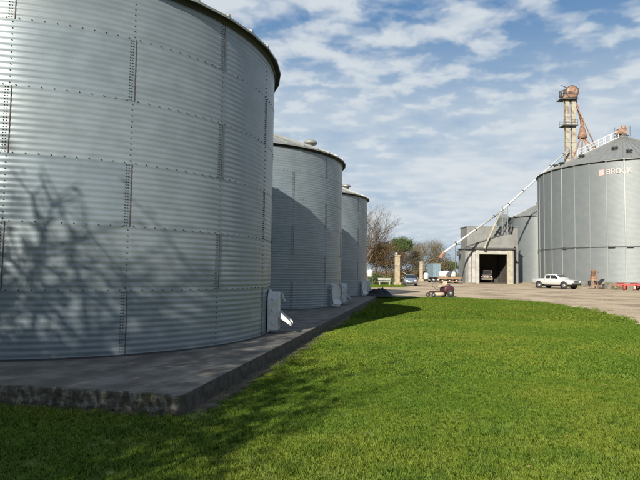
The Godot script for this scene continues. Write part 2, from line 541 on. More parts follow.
func arrays_mesh(vs: PackedVector3Array, ns: PackedVector3Array, cs: PackedColorArray) -> ArrayMesh:
	var arr := []
	arr.resize(Mesh.ARRAY_MAX)
	arr[Mesh.ARRAY_VERTEX] = vs
	arr[Mesh.ARRAY_NORMAL] = ns
	arr[Mesh.ARRAY_COLOR] = cs
	var m := ArrayMesh.new()
	m.add_surface_from_arrays(Mesh.PRIMITIVE_TRIANGLES, arr)
	return m

func make_tree(called: String, label: String, at: Vector3, height: float, sd: int, depth: int, spread: float, up: float, leaves: int, leaf_size: float, cols: Array, scatter: float, group := "", r0 := 0.0) -> void:
	rng.seed = sd
	var o := thing(called, label, "tree", at, 0.0, group)
	var s := st_new(true)
	var tips := []
	var r := r0 if r0 > 0.0 else height * 0.017
	grow(s, tips, Vector3(0, -0.1, 0), Vector3.UP, height * 0.30, r, depth, spread, up, 7)
	var top := 0.1
	for t in tips:
		top = maxf(top, t[0].y)
	var tr := part("trunk", s, M.bark, o)
	var k := height / top
	tr.scale = Vector3.ONE * k
	if leaves > 0:
		var vs := PackedVector3Array()
		var ns := PackedVector3Array()
		var cs := PackedColorArray()
		for i in leaves:
			var t: Array = tips[rng.randi() % tips.size()]
			var c: Color = cols[rng.randi() % cols.size()]
			var p: Vector3 = t[0] * k + Vector3(rng.randfn(), rng.randfn() * 0.8, rng.randfn()) * scatter
			var j := rng.randf_range(0.7, 1.25)
			leaf_quad(vs, ns, cs, p, leaf_size * rng.randf_range(0.6, 1.2), Color(c.r * j, c.g * j, c.b * j))
		put("crown", arrays_mesh(vs, ns, cs), M.leaf, o)

# a trunk with limbs under a dense crown of many leafy lumps
func round_tree(called: String, label: String, at: Vector3, height: float, rad: Vector3, sd: int, leaves: int, size: float, cols: Array, group := "") -> void:
	rng.seed = sd
	var o := thing(called, label, "tree", at, 0.0, group)
	var mid := Vector3(0, height - rad.y, 0)
	var lumps := []
	for i in 42:
		var e := Vector3(rng.randfn(), rng.randfn(), rng.randfn()).normalized() * rng.randf_range(0.35, 1.12)
		if e.y < -0.3:
			e.y *= 0.5
		lumps.append(mid + Vector3(e.x * rad.x, e.y * rad.y, e.z * rad.z) * 0.86)
	var s := st_new(true)
	tube(s, Vector3(0, -0.1, 0), Vector3(0.1, height * 0.5, 0), 0.24, 0.17, 8, false)
	for l in lumps:
		tube(s, Vector3(0.1, height * rng.randf_range(0.38, 0.5), 0), l, 0.075, 0.02, 5, false)
	part("trunk", s, M.bark, o)
	var vs := PackedVector3Array()
	var ns := PackedVector3Array()
	var cs := PackedColorArray()
	for i in leaves:
		var l: Vector3 = lumps[rng.randi() % lumps.size()]
		var c: Color = cols[rng.randi() % cols.size()]
		var j := rng.randf_range(0.75, 1.25)
		leaf_quad(vs, ns, cs, l + Vector3(rng.randfn(), rng.randfn() * 0.75, rng.randfn()) * rad.x * 0.17, size * rng.randf_range(0.6, 1.2), Color(c.r * j, c.g * j, c.b * j))
	put("crown", arrays_mesh(vs, ns, cs), M.leaf, o)

func make_bush(called: String, label: String, at: Vector3, rad: Vector3, sd: int, leaves: int, size: float, cols: Array, group := "") -> void:
	rng.seed = sd
	var o := thing(called, label, "bush", at, 0.0, group)
	var s := st_new(true)
	for i in 9:
		var e := Vector3(rng.randf_range(-1, 1) * rad.x * 0.7, rad.y * rng.randf_range(0.9, 1.5), rng.randf_range(-1, 1) * rad.z * 0.7)
		tube(s, Vector3(e.x * 0.2, -0.05, e.z * 0.2), e, 0.035, 0.012, 5, false)
	part("stem", s, M.bark, o)
	var lumps := []
	for i in 14:
		var e := Vector3(rng.randfn() * 0.45, absf(rng.randfn()) * 0.45 + 0.25, rng.randfn() * 0.45)
		lumps.append(Vector3(e.x * rad.x, e.y * rad.y * 1.2, e.z * rad.z))
	var vs := PackedVector3Array()
	var ns := PackedVector3Array()
	var cs := PackedColorArray()
	for i in leaves:
		var l: Vector3 = lumps[rng.randi() % lumps.size()]
		var p := l + Vector3(rng.randfn() * rad.x, rng.randfn() * rad.y * 0.8, rng.randfn() * rad.z) * 0.28
		p.y = maxf(p.y, 0.03)
		var c: Color = cols[rng.randi() % cols.size()]
		var j := rng.randf_range(0.7, 1.25)
		leaf_quad(vs, ns, cs, p, size * rng.randf_range(0.6, 1.2), Color(c.r * j, c.g * j, c.b * j))
	put("foliage", arrays_mesh(vs, ns, cs), M.leaf, o)

# ---------------------------------------------------------------- ground
func sheet_on_ground(called: String, poly: PackedVector2Array, lift: float, m: Material) -> MeshInstance3D:
	# poly in (x, d); cut in strips so that it follows the slope of the yard
	var s := st_new()
	var cuts := [-60.0, 10.0, 130.0, 4000.0]
	for i in 3:
		var strip := PackedVector2Array([Vector2(-5000, cuts[i]), Vector2(5000, cuts[i]), Vector2(5000, cuts[i + 1]), Vector2(-5000, cuts[i + 1])])
		for piece in Geometry2D.intersect_polygons(poly, strip):
			var idx := Geometry2D.triangulate_polygon(piece)
			for k in range(0, idx.size(), 3):
				var t := []
				for q in 3:
					var v: Vector2 = piece[idx[k + q]]
					t.append(Vector3(v.x, gh(v.y) + lift, -v.y))
				if (t[1] - t[0]).cross(t[2] - t[0]).y > 0.0:
					tri(s, t[0], t[2], t[1])
				else:
					tri(s, t[0], t[1], t[2])
	var o := part(called, s, m)
	structure(o)
	return o

func wavy(pts: Array, amp: float, sd: int, step := 0.5) -> PackedVector2Array:
	var n := FastNoiseLite.new()
	n.seed = sd
	n.frequency = 0.5
	n.fractal_octaves = 3
	var out := PackedVector2Array()
	for i in pts.size():
		var a: Vector2 = pts[i]
		var b: Vector2 = pts[(i + 1) % pts.size()]
		var len := a.distance_to(b)
		var k := maxi(1, int(len / step)) if len < 60.0 else 1
		for j in k:
			var p := a.lerp(b, float(j) / k)
			out.append(p + Vector2(n.get_noise_2d(p.x, p.y), n.get_noise_2d(p.x + 50.0, p.y)) * amp)
	return out

var lawn_poly: PackedVector2Array
var pad_poly: PackedVector2Array

func clump_mesh(sd: int, blades: int, rad: float, h0: float, h1: float, w: float) -> ArrayMesh:
	rng.seed = sd
	var vs := PackedVector3Array()
	var ns := PackedVector3Array()
	var cs := PackedColorArray()
	for i in blades:
		var t := rng.randf() * TAU
		var p := Vector3(cos(t), 0, sin(t)) * rad * sqrt(rng.randf())
		var h := rng.randf_range(h0, h1)
		var a := rng.randf() * TAU
		var side := Vector3(cos(a), 0, sin(a)) * w
		var lean := Vector3(rng.randfn(), 0, rng.randfn()) * h * 0.85
		var m := p + Vector3.UP * h * 0.6 + lean * 0.35
		var e := p + Vector3.UP * h + lean
		p.y = -0.01
		var n := side.cross(e - p).normalized()
		n = (n if n.y >= 0.0 else -n)
		n = (n + Vector3.UP * 0.15).normalized()
		vs.append_array([p - side, m - side * 0.7, m + side * 0.7, p - side, m + side * 0.7, p + side, m - side * 0.7, e, m + side * 0.7])
		var j := rng.randf_range(0.75, 1.25)
		var dry := rng.randf() < 0.06
		var c := Color(j * 1.9, j * 1.35, j * 1.6) if dry else Color(j, j, j)
		for q in 9:
			ns.append(n)
			cs.append(c)
	return arrays_mesh(vs, ns, cs)

func scatter_grass(called: String, label: String, mesh: ArrayMesh, d0: float, d1: float, x0: float, x1: float, per_m2: float, spread: float, sd: int, poly: PackedVector2Array, s0 := 0.7, s1 := 1.3) -> void:
	rng.seed = sd
	var tone := FastNoiseLite.new()
	tone.seed = 71; tone.frequency = 0.22; tone.fractal_octaves = 4
	var tone2 := FastNoiseLite.new()
	tone2.seed = 72; tone2.frequency = 1.6; tone2.fractal_octaves = 3
	var where := []
	var n := int((d1 - d0) * (x1 - x0) * per_m2)
	for i in n:
		var d := rng.randf_range(d0, d1)
		var x := rng.randf_range(x0, x1)
		# only what the camera or a step to its side can see
		if x < -0.70 * d - 1.5 or x > 0.70 * d + 1.5:
			continue
		var q := Vector2(x + rng.randfn() * spread, d + rng.randfn() * spread)
		if not Geometry2D.is_point_in_polygon(q, poly) or Geometry2D.is_point_in_polygon(Vector2(x, d), pad_poly):
			continue
		var along := 0.1837 * x + 0.983 * d
		var across := 0.983 * x - 0.1837 * d
		if along > 5.95 + 0.10 * tone2.get_noise_2d(x * 3.0, d * 3.0) and along < 41.5 and across < -2.50 + 0.14 * tone2.get_noise_2d(x * 2.0, d * 2.0) + rng.randfn() * 0.04 and rng.randf() < 0.93:
			continue
		# thin worn spots
		if tone2.get_noise_2d(x * 0.7 + 40.0, d * 0.7) < -0.5 and rng.randf() < 0.5:
			continue
		where.append(Vector2(x, d))
	var mm := MultiMesh.new()
	mm.transform_format = MultiMesh.TRANSFORM_3D
	mm.use_colors = true
	mm.mesh = mesh
	mm.instance_count = where.size()
	for i in where.size():
		var p: Vector2 = where[i]
		var a := tone.get_noise_2d(p.x, p.y)
		var b := tone2.get_noise_2d(p.x, p.y)
		var k := rng.randf_range(s0, s1) * (1.0 + 0.35 * b + 0.3 * a)
		mm.set_instance_transform(i, Transform3D(Basis(Vector3.UP, rng.randf() * TAU).scaled(Vector3(1.0, k, 1.0)), Vector3(p.x, gh(p.y), -p.y)))
		var c := Color(0.195, 0.300, 0.040).lerp(Color(0.275, 0.340, 0.052), clampf(0.5 + a * 1.6, 0, 1)).lerp(Color(0.120, 0.225, 0.034), clampf(b * 0.9 + 0.15, 0, 0.85))
		var j := rng.randf_range(0.85, 1.15)
		mm.set_instance_color(i, Color(c.r * j, c.g * j, c.b * j))
	var o := MultiMeshInstance3D.new()
	o.name = numbered(called)
	o.multimesh = mm
	o.material_override = M.grass
	add_child(o)
	tag(o, label, "grass")
	o.set_meta("kind", "stuff")

# ---------------------------------------------------------------- vehicles (front towards +x, ground at y = 0, width along z)
func loft(s: SurfaceTool, secs: Array) -> void:
	for i in secs.size() - 1:
		var a: Array = secs[i]
		var b: Array = secs[i + 1]
		for j in a.size():
			var k := (j + 1) % a.size()
			quad(s, a[j], b[j], b[k], a[k])
	var f: Array = secs[0]
	var l: Array = secs[secs.size() - 1]
	for j in range(1, f.size() - 1):
		tri(s, f[0], f[j], f[j + 1])
		tri(s, l[0], l[j + 1], l[j])

# rounded cross-section at x: half width w, from y0 to y1, corner roundness c, tumblehome in
func sec(x: float, w: float, y0: float, y1: float, c: float, inn := 0.0, bel := 0.55) -> Array:
	var t := w - inn
	return [Vector3(x, y0, -w + c), Vector3(x, y0 + c * 0.6, -w), Vector3(x, lerpf(y0, y1, bel), -w - 0.01), Vector3(x, y1 - c, -t), Vector3(x, y1, -t + c * 1.4),
		Vector3(x, y1 + 0.015, 0), Vector3(x, y1, t - c * 1.4), Vector3(x, y1 - c, t), Vector3(x, lerpf(y0, y1, bel), w + 0.01), Vector3(x, y0 + c * 0.6, w), Vector3(x, y0, w - c)]

func wheel(parent: Node3D, c: Vector3, r: float, w: float, out: float) -> void:
	var s := st_new(true)
	var b := Basis(Vector3.RIGHT, PI / 2.0)
	lathe(s, c, [Vector2(r * 0.55, -w * 0.5), Vector2(r * 0.93, -w * 0.5), Vector2(r, -w * 0.3), Vector2(r, w * 0.3), Vector2(r * 0.93, w * 0.5), Vector2(r * 0.55, w * 0.5)], 20, b)
	var o := part("wheel", s, M.tyre, parent)
	s = st_new(true)
	lathe(s, c, [Vector2(0.0, -w * 0.42), Vector2(r * 0.2, -w * 0.48), Vector2(r * 0.58, -w * 0.36), Vector2(r * 0.58, w * 0.36), Vector2(r * 0.2, w * 0.48), Vector2(0.0, w * 0.42)], 14, b)
	part("rim", s, M.hub, o)

func pane(s: SurfaceTool, a: Vector3, b: Vector3, c: Vector3, d: Vector3, out: Vector3) -> void:
	quad(s, a + out, b + out, c + out, d + out)
	quad(s, a, d, c, b)
	var v := [a, b, c, d]
	for i in 4:
		var j := (i + 1) % 4
		quad(s, v[i], v[j], v[j] + out, v[i] + out)

func make_pickup(at: Vector3, heading: Vector2) -> void:
	var o := thing("pickup_truck", "white crew-cab pickup truck parked before the largest ribbed bin", "pickup truck", at, atan2(heading.y, heading.x))
	var s := st_new(true)
	# lower body with bed, doors and bonnet in one shell
	loft(s, [sec(-2.85, 0.90, 0.62, 1.12, 0.05), sec(-2.80, 0.96, 0.52, 1.24, 0.06), sec(-1.0, 0.98, 0.48, 1.24, 0.06), sec(-0.9, 0.98, 0.46, 1.22, 0.06), sec(1.0, 0.98, 0.46, 1.20, 0.07), sec(1.6, 0.97, 0.48, 1.17, 0.10), sec(2.5, 0.95, 0.50, 1.10, 0.12), sec(2.78, 0.92, 0.52, 1.02, 0.12), sec(2.88, 0.84, 0.58, 0.92, 0.10)])
	part("body", s, M.car_white, o)
	s = st_new(true)
	loft(s, [sec(-1.02, 0.90, 1.18, 1.30, 0.05, 0.02, 0.12), sec(-0.92, 0.90, 1.18, 1.76, 0.07, 0.14, 0.12), sec(-0.2, 0.91, 1.18, 1.84, 0.08, 0.17, 0.12), sec(0.45, 0.91, 1.18, 1.82, 0.08, 0.17, 0.12), sec(0.62, 0.91, 1.18, 1.76, 0.07, 0.16, 0.12), sec(1.45, 0.90, 1.14, 1.21, 0.04, 0.04, 0.12)])
	part("cab", s, M.car_white, o)
	for z in [-1.0, 1.0]:
		s = st_new()
		pane(s, Vector3(-0.78, 1.27, 0.915 * z), Vector3(-0.14, 1.27, 0.915 * z), Vector3(-0.14, 1.68, 0.79 * z), Vector3(-0.72, 1.66, 0.79 * z), Vector3(0, 0.004, 0.02 * z))
		part("side_window", s, M.glass, o)
		s = st_new()
		pane(s, Vector3(-0.02, 1.27, 0.915 * z), Vector3(1.0, 1.26, 0.905 * z), Vector3(0.58, 1.66, 0.79 * z), Vector3(-0.02, 1.69, 0.79 * z), Vector3(0, 0.004, 0.02 * z))
		part("side_window", s, M.glass, o)
		s = st_new()
		box(s, Vector3(0.85, 1.33, 1.06 * z), Vector3(0.10, 0.2, 0.2), Basis.IDENTITY, 0.03)
		part("mirror", s, M.dark, o)
		s = st_new()
		box(s, Vector3(2.80, 0.92, 0.70 * z), Vector3(0.16, 0.19, 0.36), Basis.IDENTITY, 0.03)
		part("headlight", s, M.lamp, o)
		for x in [-1.75, 1.85]:
			s = st_new(true)
			# dark wheel arch
			lathe(s, Vector3(x, 0.44, 0.975 * z), [Vector2(0.0, -0.012), Vector2(0.50, -0.012), Vector2(0.50, 0.022), Vector2(0.0, 0.022)], 24, Basis(Vector3.RIGHT, PI / 2.0))
			part("wheel_arch", s, M.dark, o)
			wheel(o, Vector3(x, 0.40, 0.90 * z), 0.40, 0.27, z)
		s = st_new()
		box(s, Vector3(-2.84, 1.0, 0.88 * z), Vector3(0.06, 0.34, 0.12), Basis.IDENTITY, 0.02)
		part("tail_light", s, M.red, o)
		s = st_new()
		box(s, Vector3(0.05, 1.06, 0.99 * z), Vector3(0.16, 0.03, 0.03))
		box(s, Vector3(-0.85, 1.06, 0.99 * z), Vector3(0.16, 0.03, 0.03))
		part("door_handle", s, M.dark, o)
	s = st_new()
	pane(s, Vector3(1.33, 1.235, -0.76), Vector3(1.33, 1.235, 0.76), Vector3(0.70, 1.74, 0.64), Vector3(0.70, 1.74, -0.64), Vector3(0.022, 0.024, 0))
	part("windscreen", s, M.glass, o)
	s = st_new()
	box(s, Vector3(2.88, 0.90, 0), Vector3(0.08, 0.26, 0.98), Basis.IDENTITY, 0.03)
	part("grille", s, M.dark, o)
	s = st_new()
	box(s, Vector3(2.93, 0.60, 0), Vector3(0.16, 0.24, 1.80), Basis.IDENTITY, 0.05)
	part("front_bumper", s, M.dark, o)
	s = st_new()
	box(s, Vector3(2.94, 0.92, 0), Vector3(0.06, 0.04, 1.0), Basis.IDENTITY, 0.01)
	part("grille_bar", s, M.hub, o)
	s = st_new()
	box(s, Vector3(-2.9, 0.62, 0), Vector3(0.14, 0.2, 1.7), Basis.IDENTITY, 0.04)
	part("rear_bumper", s, M.hub, o)
	s = st_new()
	box(s, Vector3(0.0, 0.40, 0), Vector3(4.6, 0.22, 1.5))
	part("chassis", s, M.dark, o)

func make_car(at: Vector3, heading: Vector2) -> void:
	var o := thing("parked_car", "small silver-blue hatchback parked beside the tall tan gate pillar", "car", at, atan2(heading.y, heading.x))
	var s := st_new(true)
	loft(s, [sec(-1.95, 0.74, 0.42, 0.80, 0.08), sec(-1.85, 0.82, 0.28, 0.95, 0.1), sec(-1.0, 0.86, 0.24, 0.98, 0.1), sec(0.6, 0.86, 0.24, 0.96, 0.1), sec(1.2, 0.85, 0.25, 0.90, 0.13), sec(1.8, 0.80, 0.28, 0.76, 0.13), sec(2.02, 0.66, 0.34, 0.62, 0.1)])
	part("body", s, M.car_silver, o)
	s = st_new(true)
	loft(s, [sec(-1.90, 0.72, 0.88, 0.98, 0.05, 0.04, 0.12), sec(-1.55, 0.76, 0.9, 1.40, 0.08, 0.16, 0.12), sec(-0.5, 0.79, 0.9, 1.50, 0.1, 0.2, 0.12), sec(0.3, 0.79, 0.9, 1.45, 0.1, 0.2, 0.12), sec(1.22, 0.76, 0.85, 0.92, 0.04, 0.06, 0.12)])
	part("cabin", s, M.car_silver, o)
	s = st_new()
	pane(s, Vector3(1.10, 0.965, -0.66), Vector3(1.10, 0.965, 0.66), Vector3(0.42, 1.40, 0.53), Vector3(0.42, 1.40, -0.53), Vector3(0.025, 0.03, 0))
	part("windscreen", s, M.glass, o)
	for z in [-1.0, 1.0]:
		s = st_new()
		pane(s, Vector3(-1.4, 0.99, 0.78 * z), Vector3(0.8, 0.97, 0.78 * z), Vector3(0.3, 1.36, 0.63 * z), Vector3(-1.2, 1.36, 0.63 * z), Vector3(0, 0.004, 0.02 * z))
		part("side_window", s, M.glass, o)
		s = st_new()
		box(s, Vector3(1.88, 0.66, 0.56 * z), Vector3(0.24, 0.15, 0.32), Basis(Vector3.UP, 0.35 * z), 0.04)
		part("headlight", s, M.lamp, o)
		s = st_new()
		box(s, Vector3(0.72, 1.0, 0.94 * z), Vector3(0.1, 0.13, 0.18), Basis.IDENTITY, 0.03)
		part("mirror", s, M.car_silver, o)
		for x in [-1.2, 1.25]:
			wheel(o, Vector3(x, 0.31, 0.77 * z), 0.31, 0.2, z)
	s = st_new()
	box(s, Vector3(2.0, 0.60, 0), Vector3(0.08, 0.10, 0.7), Basis.IDENTITY, 0.02)
	part("grille", s, M.dark, o)
	s = st_new()
	box(s, Vector3(1.99, 0.38, 0), Vector3(0.12, 0.14, 1.1), Basis.IDENTITY, 0.03)
	part("air_intake", s, M.dark, o)
	s = st_new()
	box(s, Vector3(2.05, 0.50, 0), Vector3(0.02, 0.11, 0.42))
	part("number_plate", s, M.plate, o)

func make_truck(at: Vector3, heading: Vector2) -> void:
	var o := thing("farm_truck", "old brownish red truck parked inside the dark shed doorway", "truck", at, atan2(heading.y, heading.x))
	var s := st_new(true)
	loft(s, [sec(-0.9, 1.05, 0.8, 2.2, 0.1, 0.05, 0.12), sec(-0.8, 1.08, 0.75, 2.35, 0.12, 0.12, 0.12), sec(0.5, 1.08, 0.75, 2.30, 0.12, 0.14, 0.12), sec(0.95, 1.05, 0.8, 1.55, 0.1, 0.08, 0.12)])
	part("cab", s, M.truck_red, o)
	s = st_new(true)
	loft(s, [sec(0.7, 0.85, 0.8, 1.55, 0.12), sec(2.1, 0.78, 0.8, 1.45, 0.15), sec(2.3, 0.70, 0.85, 1.35, 0.12)])
	part("bonnet", s, M.truck_red, o)
	s = st_new()
	pane(s, Vector3(0.96, 1.60, -0.88), Vector3(0.96, 1.60, 0.88), Vector3(0.56, 2.18, 0.80), Vector3(0.56, 2.18, -0.80), Vector3(0.03, 0.02, 0))
	part("windscreen", s, M.glass, o)
	s = st_new()
	for i in 6:
		box(s, Vector3(2.32, 1.12, -0.45 + 0.18 * i), Vector3(0.05, 0.46, 0.06))
	part("grille", s, M.hub, o)
	s = st_new()
	box(s, Vector3(2.4, 0.68, 0), Vector3(0.16, 0.22, 2.2), Basis.IDENTITY, 0.04)
	part("front_bumper", s, M.cream, o)
	for z in [-1.0, 1.0]:
		s = st_new(true)
		lathe(s, Vector3(2.2, 1.1, 0.82 * z), [Vector2(0.0, 0.08), Vector2(0.13, 0.04), Vector2(0.15, -0.1), Vector2(0.0, -0.12)], 12, Basis(Vector3.BACK, -PI / 2.0))
		part("headlight", s, M.lamp, o)
		s = st_new(true)
		loft(s, [sec(0.9, 0.2, 0.8, 1.02, 0.05), sec(1.6, 0.22, 0.95, 1.18, 0.08), sec(2.25, 0.2, 0.72, 0.95, 0.08)])
		var f := part("mudguard", s, M.truck_red, o)
		f.position.z = 0.92 * z
		wheel(o, Vector3(1.6, 0.48, 0.92 * z), 0.48, 0.28, z)
		wheel(o, Vector3(-3.2, 0.48, 0.92 * z), 0.48, 0.36, z)
	s = st_new()
	box(s, Vector3(-3.2, 1.75, 0), Vector3(4.4, 1.3, 2.4), Basis.IDENTITY, 0.04)
	part("grain_box", s, M.truck_red, o)
	s = st_new()
	box(s, Vector3(-1.6, 0.85, 0), Vector3(6.6, 0.2, 0.9))
	part("chassis", s, M.dark, o)

func make_mower(at: Vector3, heading: Vector2) -> void:
	var o := thing("ride_on_mower", "dark red ride-on mower with tan seat standing at the lawn edge", "mower", at, atan2(heading.y, heading.x))
	var s := st_new(true)
	loft(s, [sec(-0.85, 0.30, 0.36, 0.70, 0.06), sec(-0.75, 0.36, 0.30, 0.80, 0.07), sec(-0.15, 0.36, 0.30, 0.80, 0.07), sec(-0.05, 0.32, 0.34, 0.68, 0.06)])
	part("engine_cover", s, M.dark_red, o)
	s = st_new(true)
	loft(s, [sec(-0.25, 0.22, 0.76, 0.86, 0.04), sec(0.15, 0.26, 0.74, 0.84, 0.05), sec(0.3, 0.22, 0.72, 0.80, 0.04)])
	var seat := part("seat", s, M.tan_seat, o)
	s = st_new()
	box(s, Vector3(-0.27, 1.0, 0), Vector3(0.12, 0.36, 0.46), Basis(Vector3.BACK, 0.18), 0.05)
	part("backrest", s, M.tan_seat, seat)
	s = st_new(true)
	loft(s, [sec(0.05, 0.42, 0.12, 0.30, 0.04), sec(0.2, 0.58, 0.12, 0.32, 0.05), sec(0.65, 0.58, 0.12, 0.30, 0.05), sec(0.8, 0.40, 0.14, 0.26, 0.04)])
	part("mower_deck", s, M.tan_seat, o)
	s = st_new()
	box(s, Vector3(0.35, 0.40, 0), Vector3(1.25, 0.07, 0.46), Basis.IDENTITY, 0.02)
	part("footplate", s, M.dark_red, o)
	for z in [-1.0, 1.0]:
		wheel(o, Vector3(-0.45, 0.27, 0.46 * z), 0.27, 0.2, z)
		wheel(o, Vector3(0.95, 0.15, 0.36 * z), 0.15, 0.1, z)
		s = st_new(true)
		tube(s, Vector3(0.95, 0.15, 0.30 * z), Vector3(0.80, 0.42, 0.24 * z), 0.022, 0.022)
		part("caster_arm", s, M.dark, o)
		# bowed control bar
		s = st_new(true)
		var last := Vector3(0.05, 0.5, 0.36 * z)
		for i in 7:
			var t := i / 6.0
			var p := Vector3(0.12 + 0.55 * sin(t * PI * 0.62), 0.5 + 0.52 * t - 0.05 * t * t, 0.36 * z - 0.22 * z * t * t)
			tube(s, last, p, 0.016, 0.016, 6)
			last = p
		part("control_bar", s, M.dark, o)
	s = st_new(true)
	tube(s, Vector3(-0.8, 0.62, 0.2), Vector3(-1.0, 0.6, 0.2), 0.05, 0.05, 10)
	part("exhaust", s, M.steel_dark, o)
	s = st_new()
	lathe(s, Vector3(-0.5, 0.8, 0), [Vector2(0.2, 0.0), Vector2(0.2, 0.09), Vector2(0.15, 0.13), Vector2(0.0, 0.14)], 16)
	part("air_filter", s, M.steel_dark, o)

# ================================================================ scene
func _ready() -> void:
	# camera
	var cam := Camera3D.new()
	cam.name = "camera"
	add_child(cam)
	cam.position = Vector3(0, 1.71, 0)
	cam.fov = rad_to_deg(2.0 * atan(240.0 / 532.0))
	cam.near = 0.05
	cam.far = 6000.0
	cam.basis = Basis(Vector3.RIGHT, 0.0625) * Basis(Vector3.BACK, 0.0149)
	cam.current = true
	# sky and exposure
	var env := Environment.new()
	env.background_mode = Environment.BG_SKY
	env.sky = make_sky()
	env.background_energy_multiplier = 0.5
	env.tonemap_mode = Environment.TONE_MAPPER_LINEAR
	env.tonemap_exposure = 1.78
	env.sdfgi_enabled = true
	env.ssao_enabled = true
	env.ssil_enabled = true
	var we := WorldEnvironment.new()
	we.name = "environment"
	we.environment = env
	add_child(we)
	# sun: behind the camera to the left
	var sun := DirectionalLight3D.new()
	sun.name = "sun"
	add_child(sun)
	var az := deg_to_rad(25.1)
	var el := deg_to_rad(25.6)
	sun.look_at_from_position(Vector3.ZERO, Vector3(sin(az) * cos(el), -sin(el), -cos(az) * cos(el)))
	sun.light_energy = 1.6
	sun.light_color = Color(1.0, 0.965, 0.90)
	sun.light_angular_distance = 0.53
	sun.shadow_enabled = true

	make_materials()
	build_ground()
	build_near_bins()
	build_far_bins()
	build_shed()
	build_elevator()
	build_objects()
	build_trees()

func row(along: float, across: float) -> Vector2:   # the line of the near bins: metres along it and to its right
	return Vector2(0.1837 * along + 0.983 * across, 0.983 * along - 0.1837 * across)

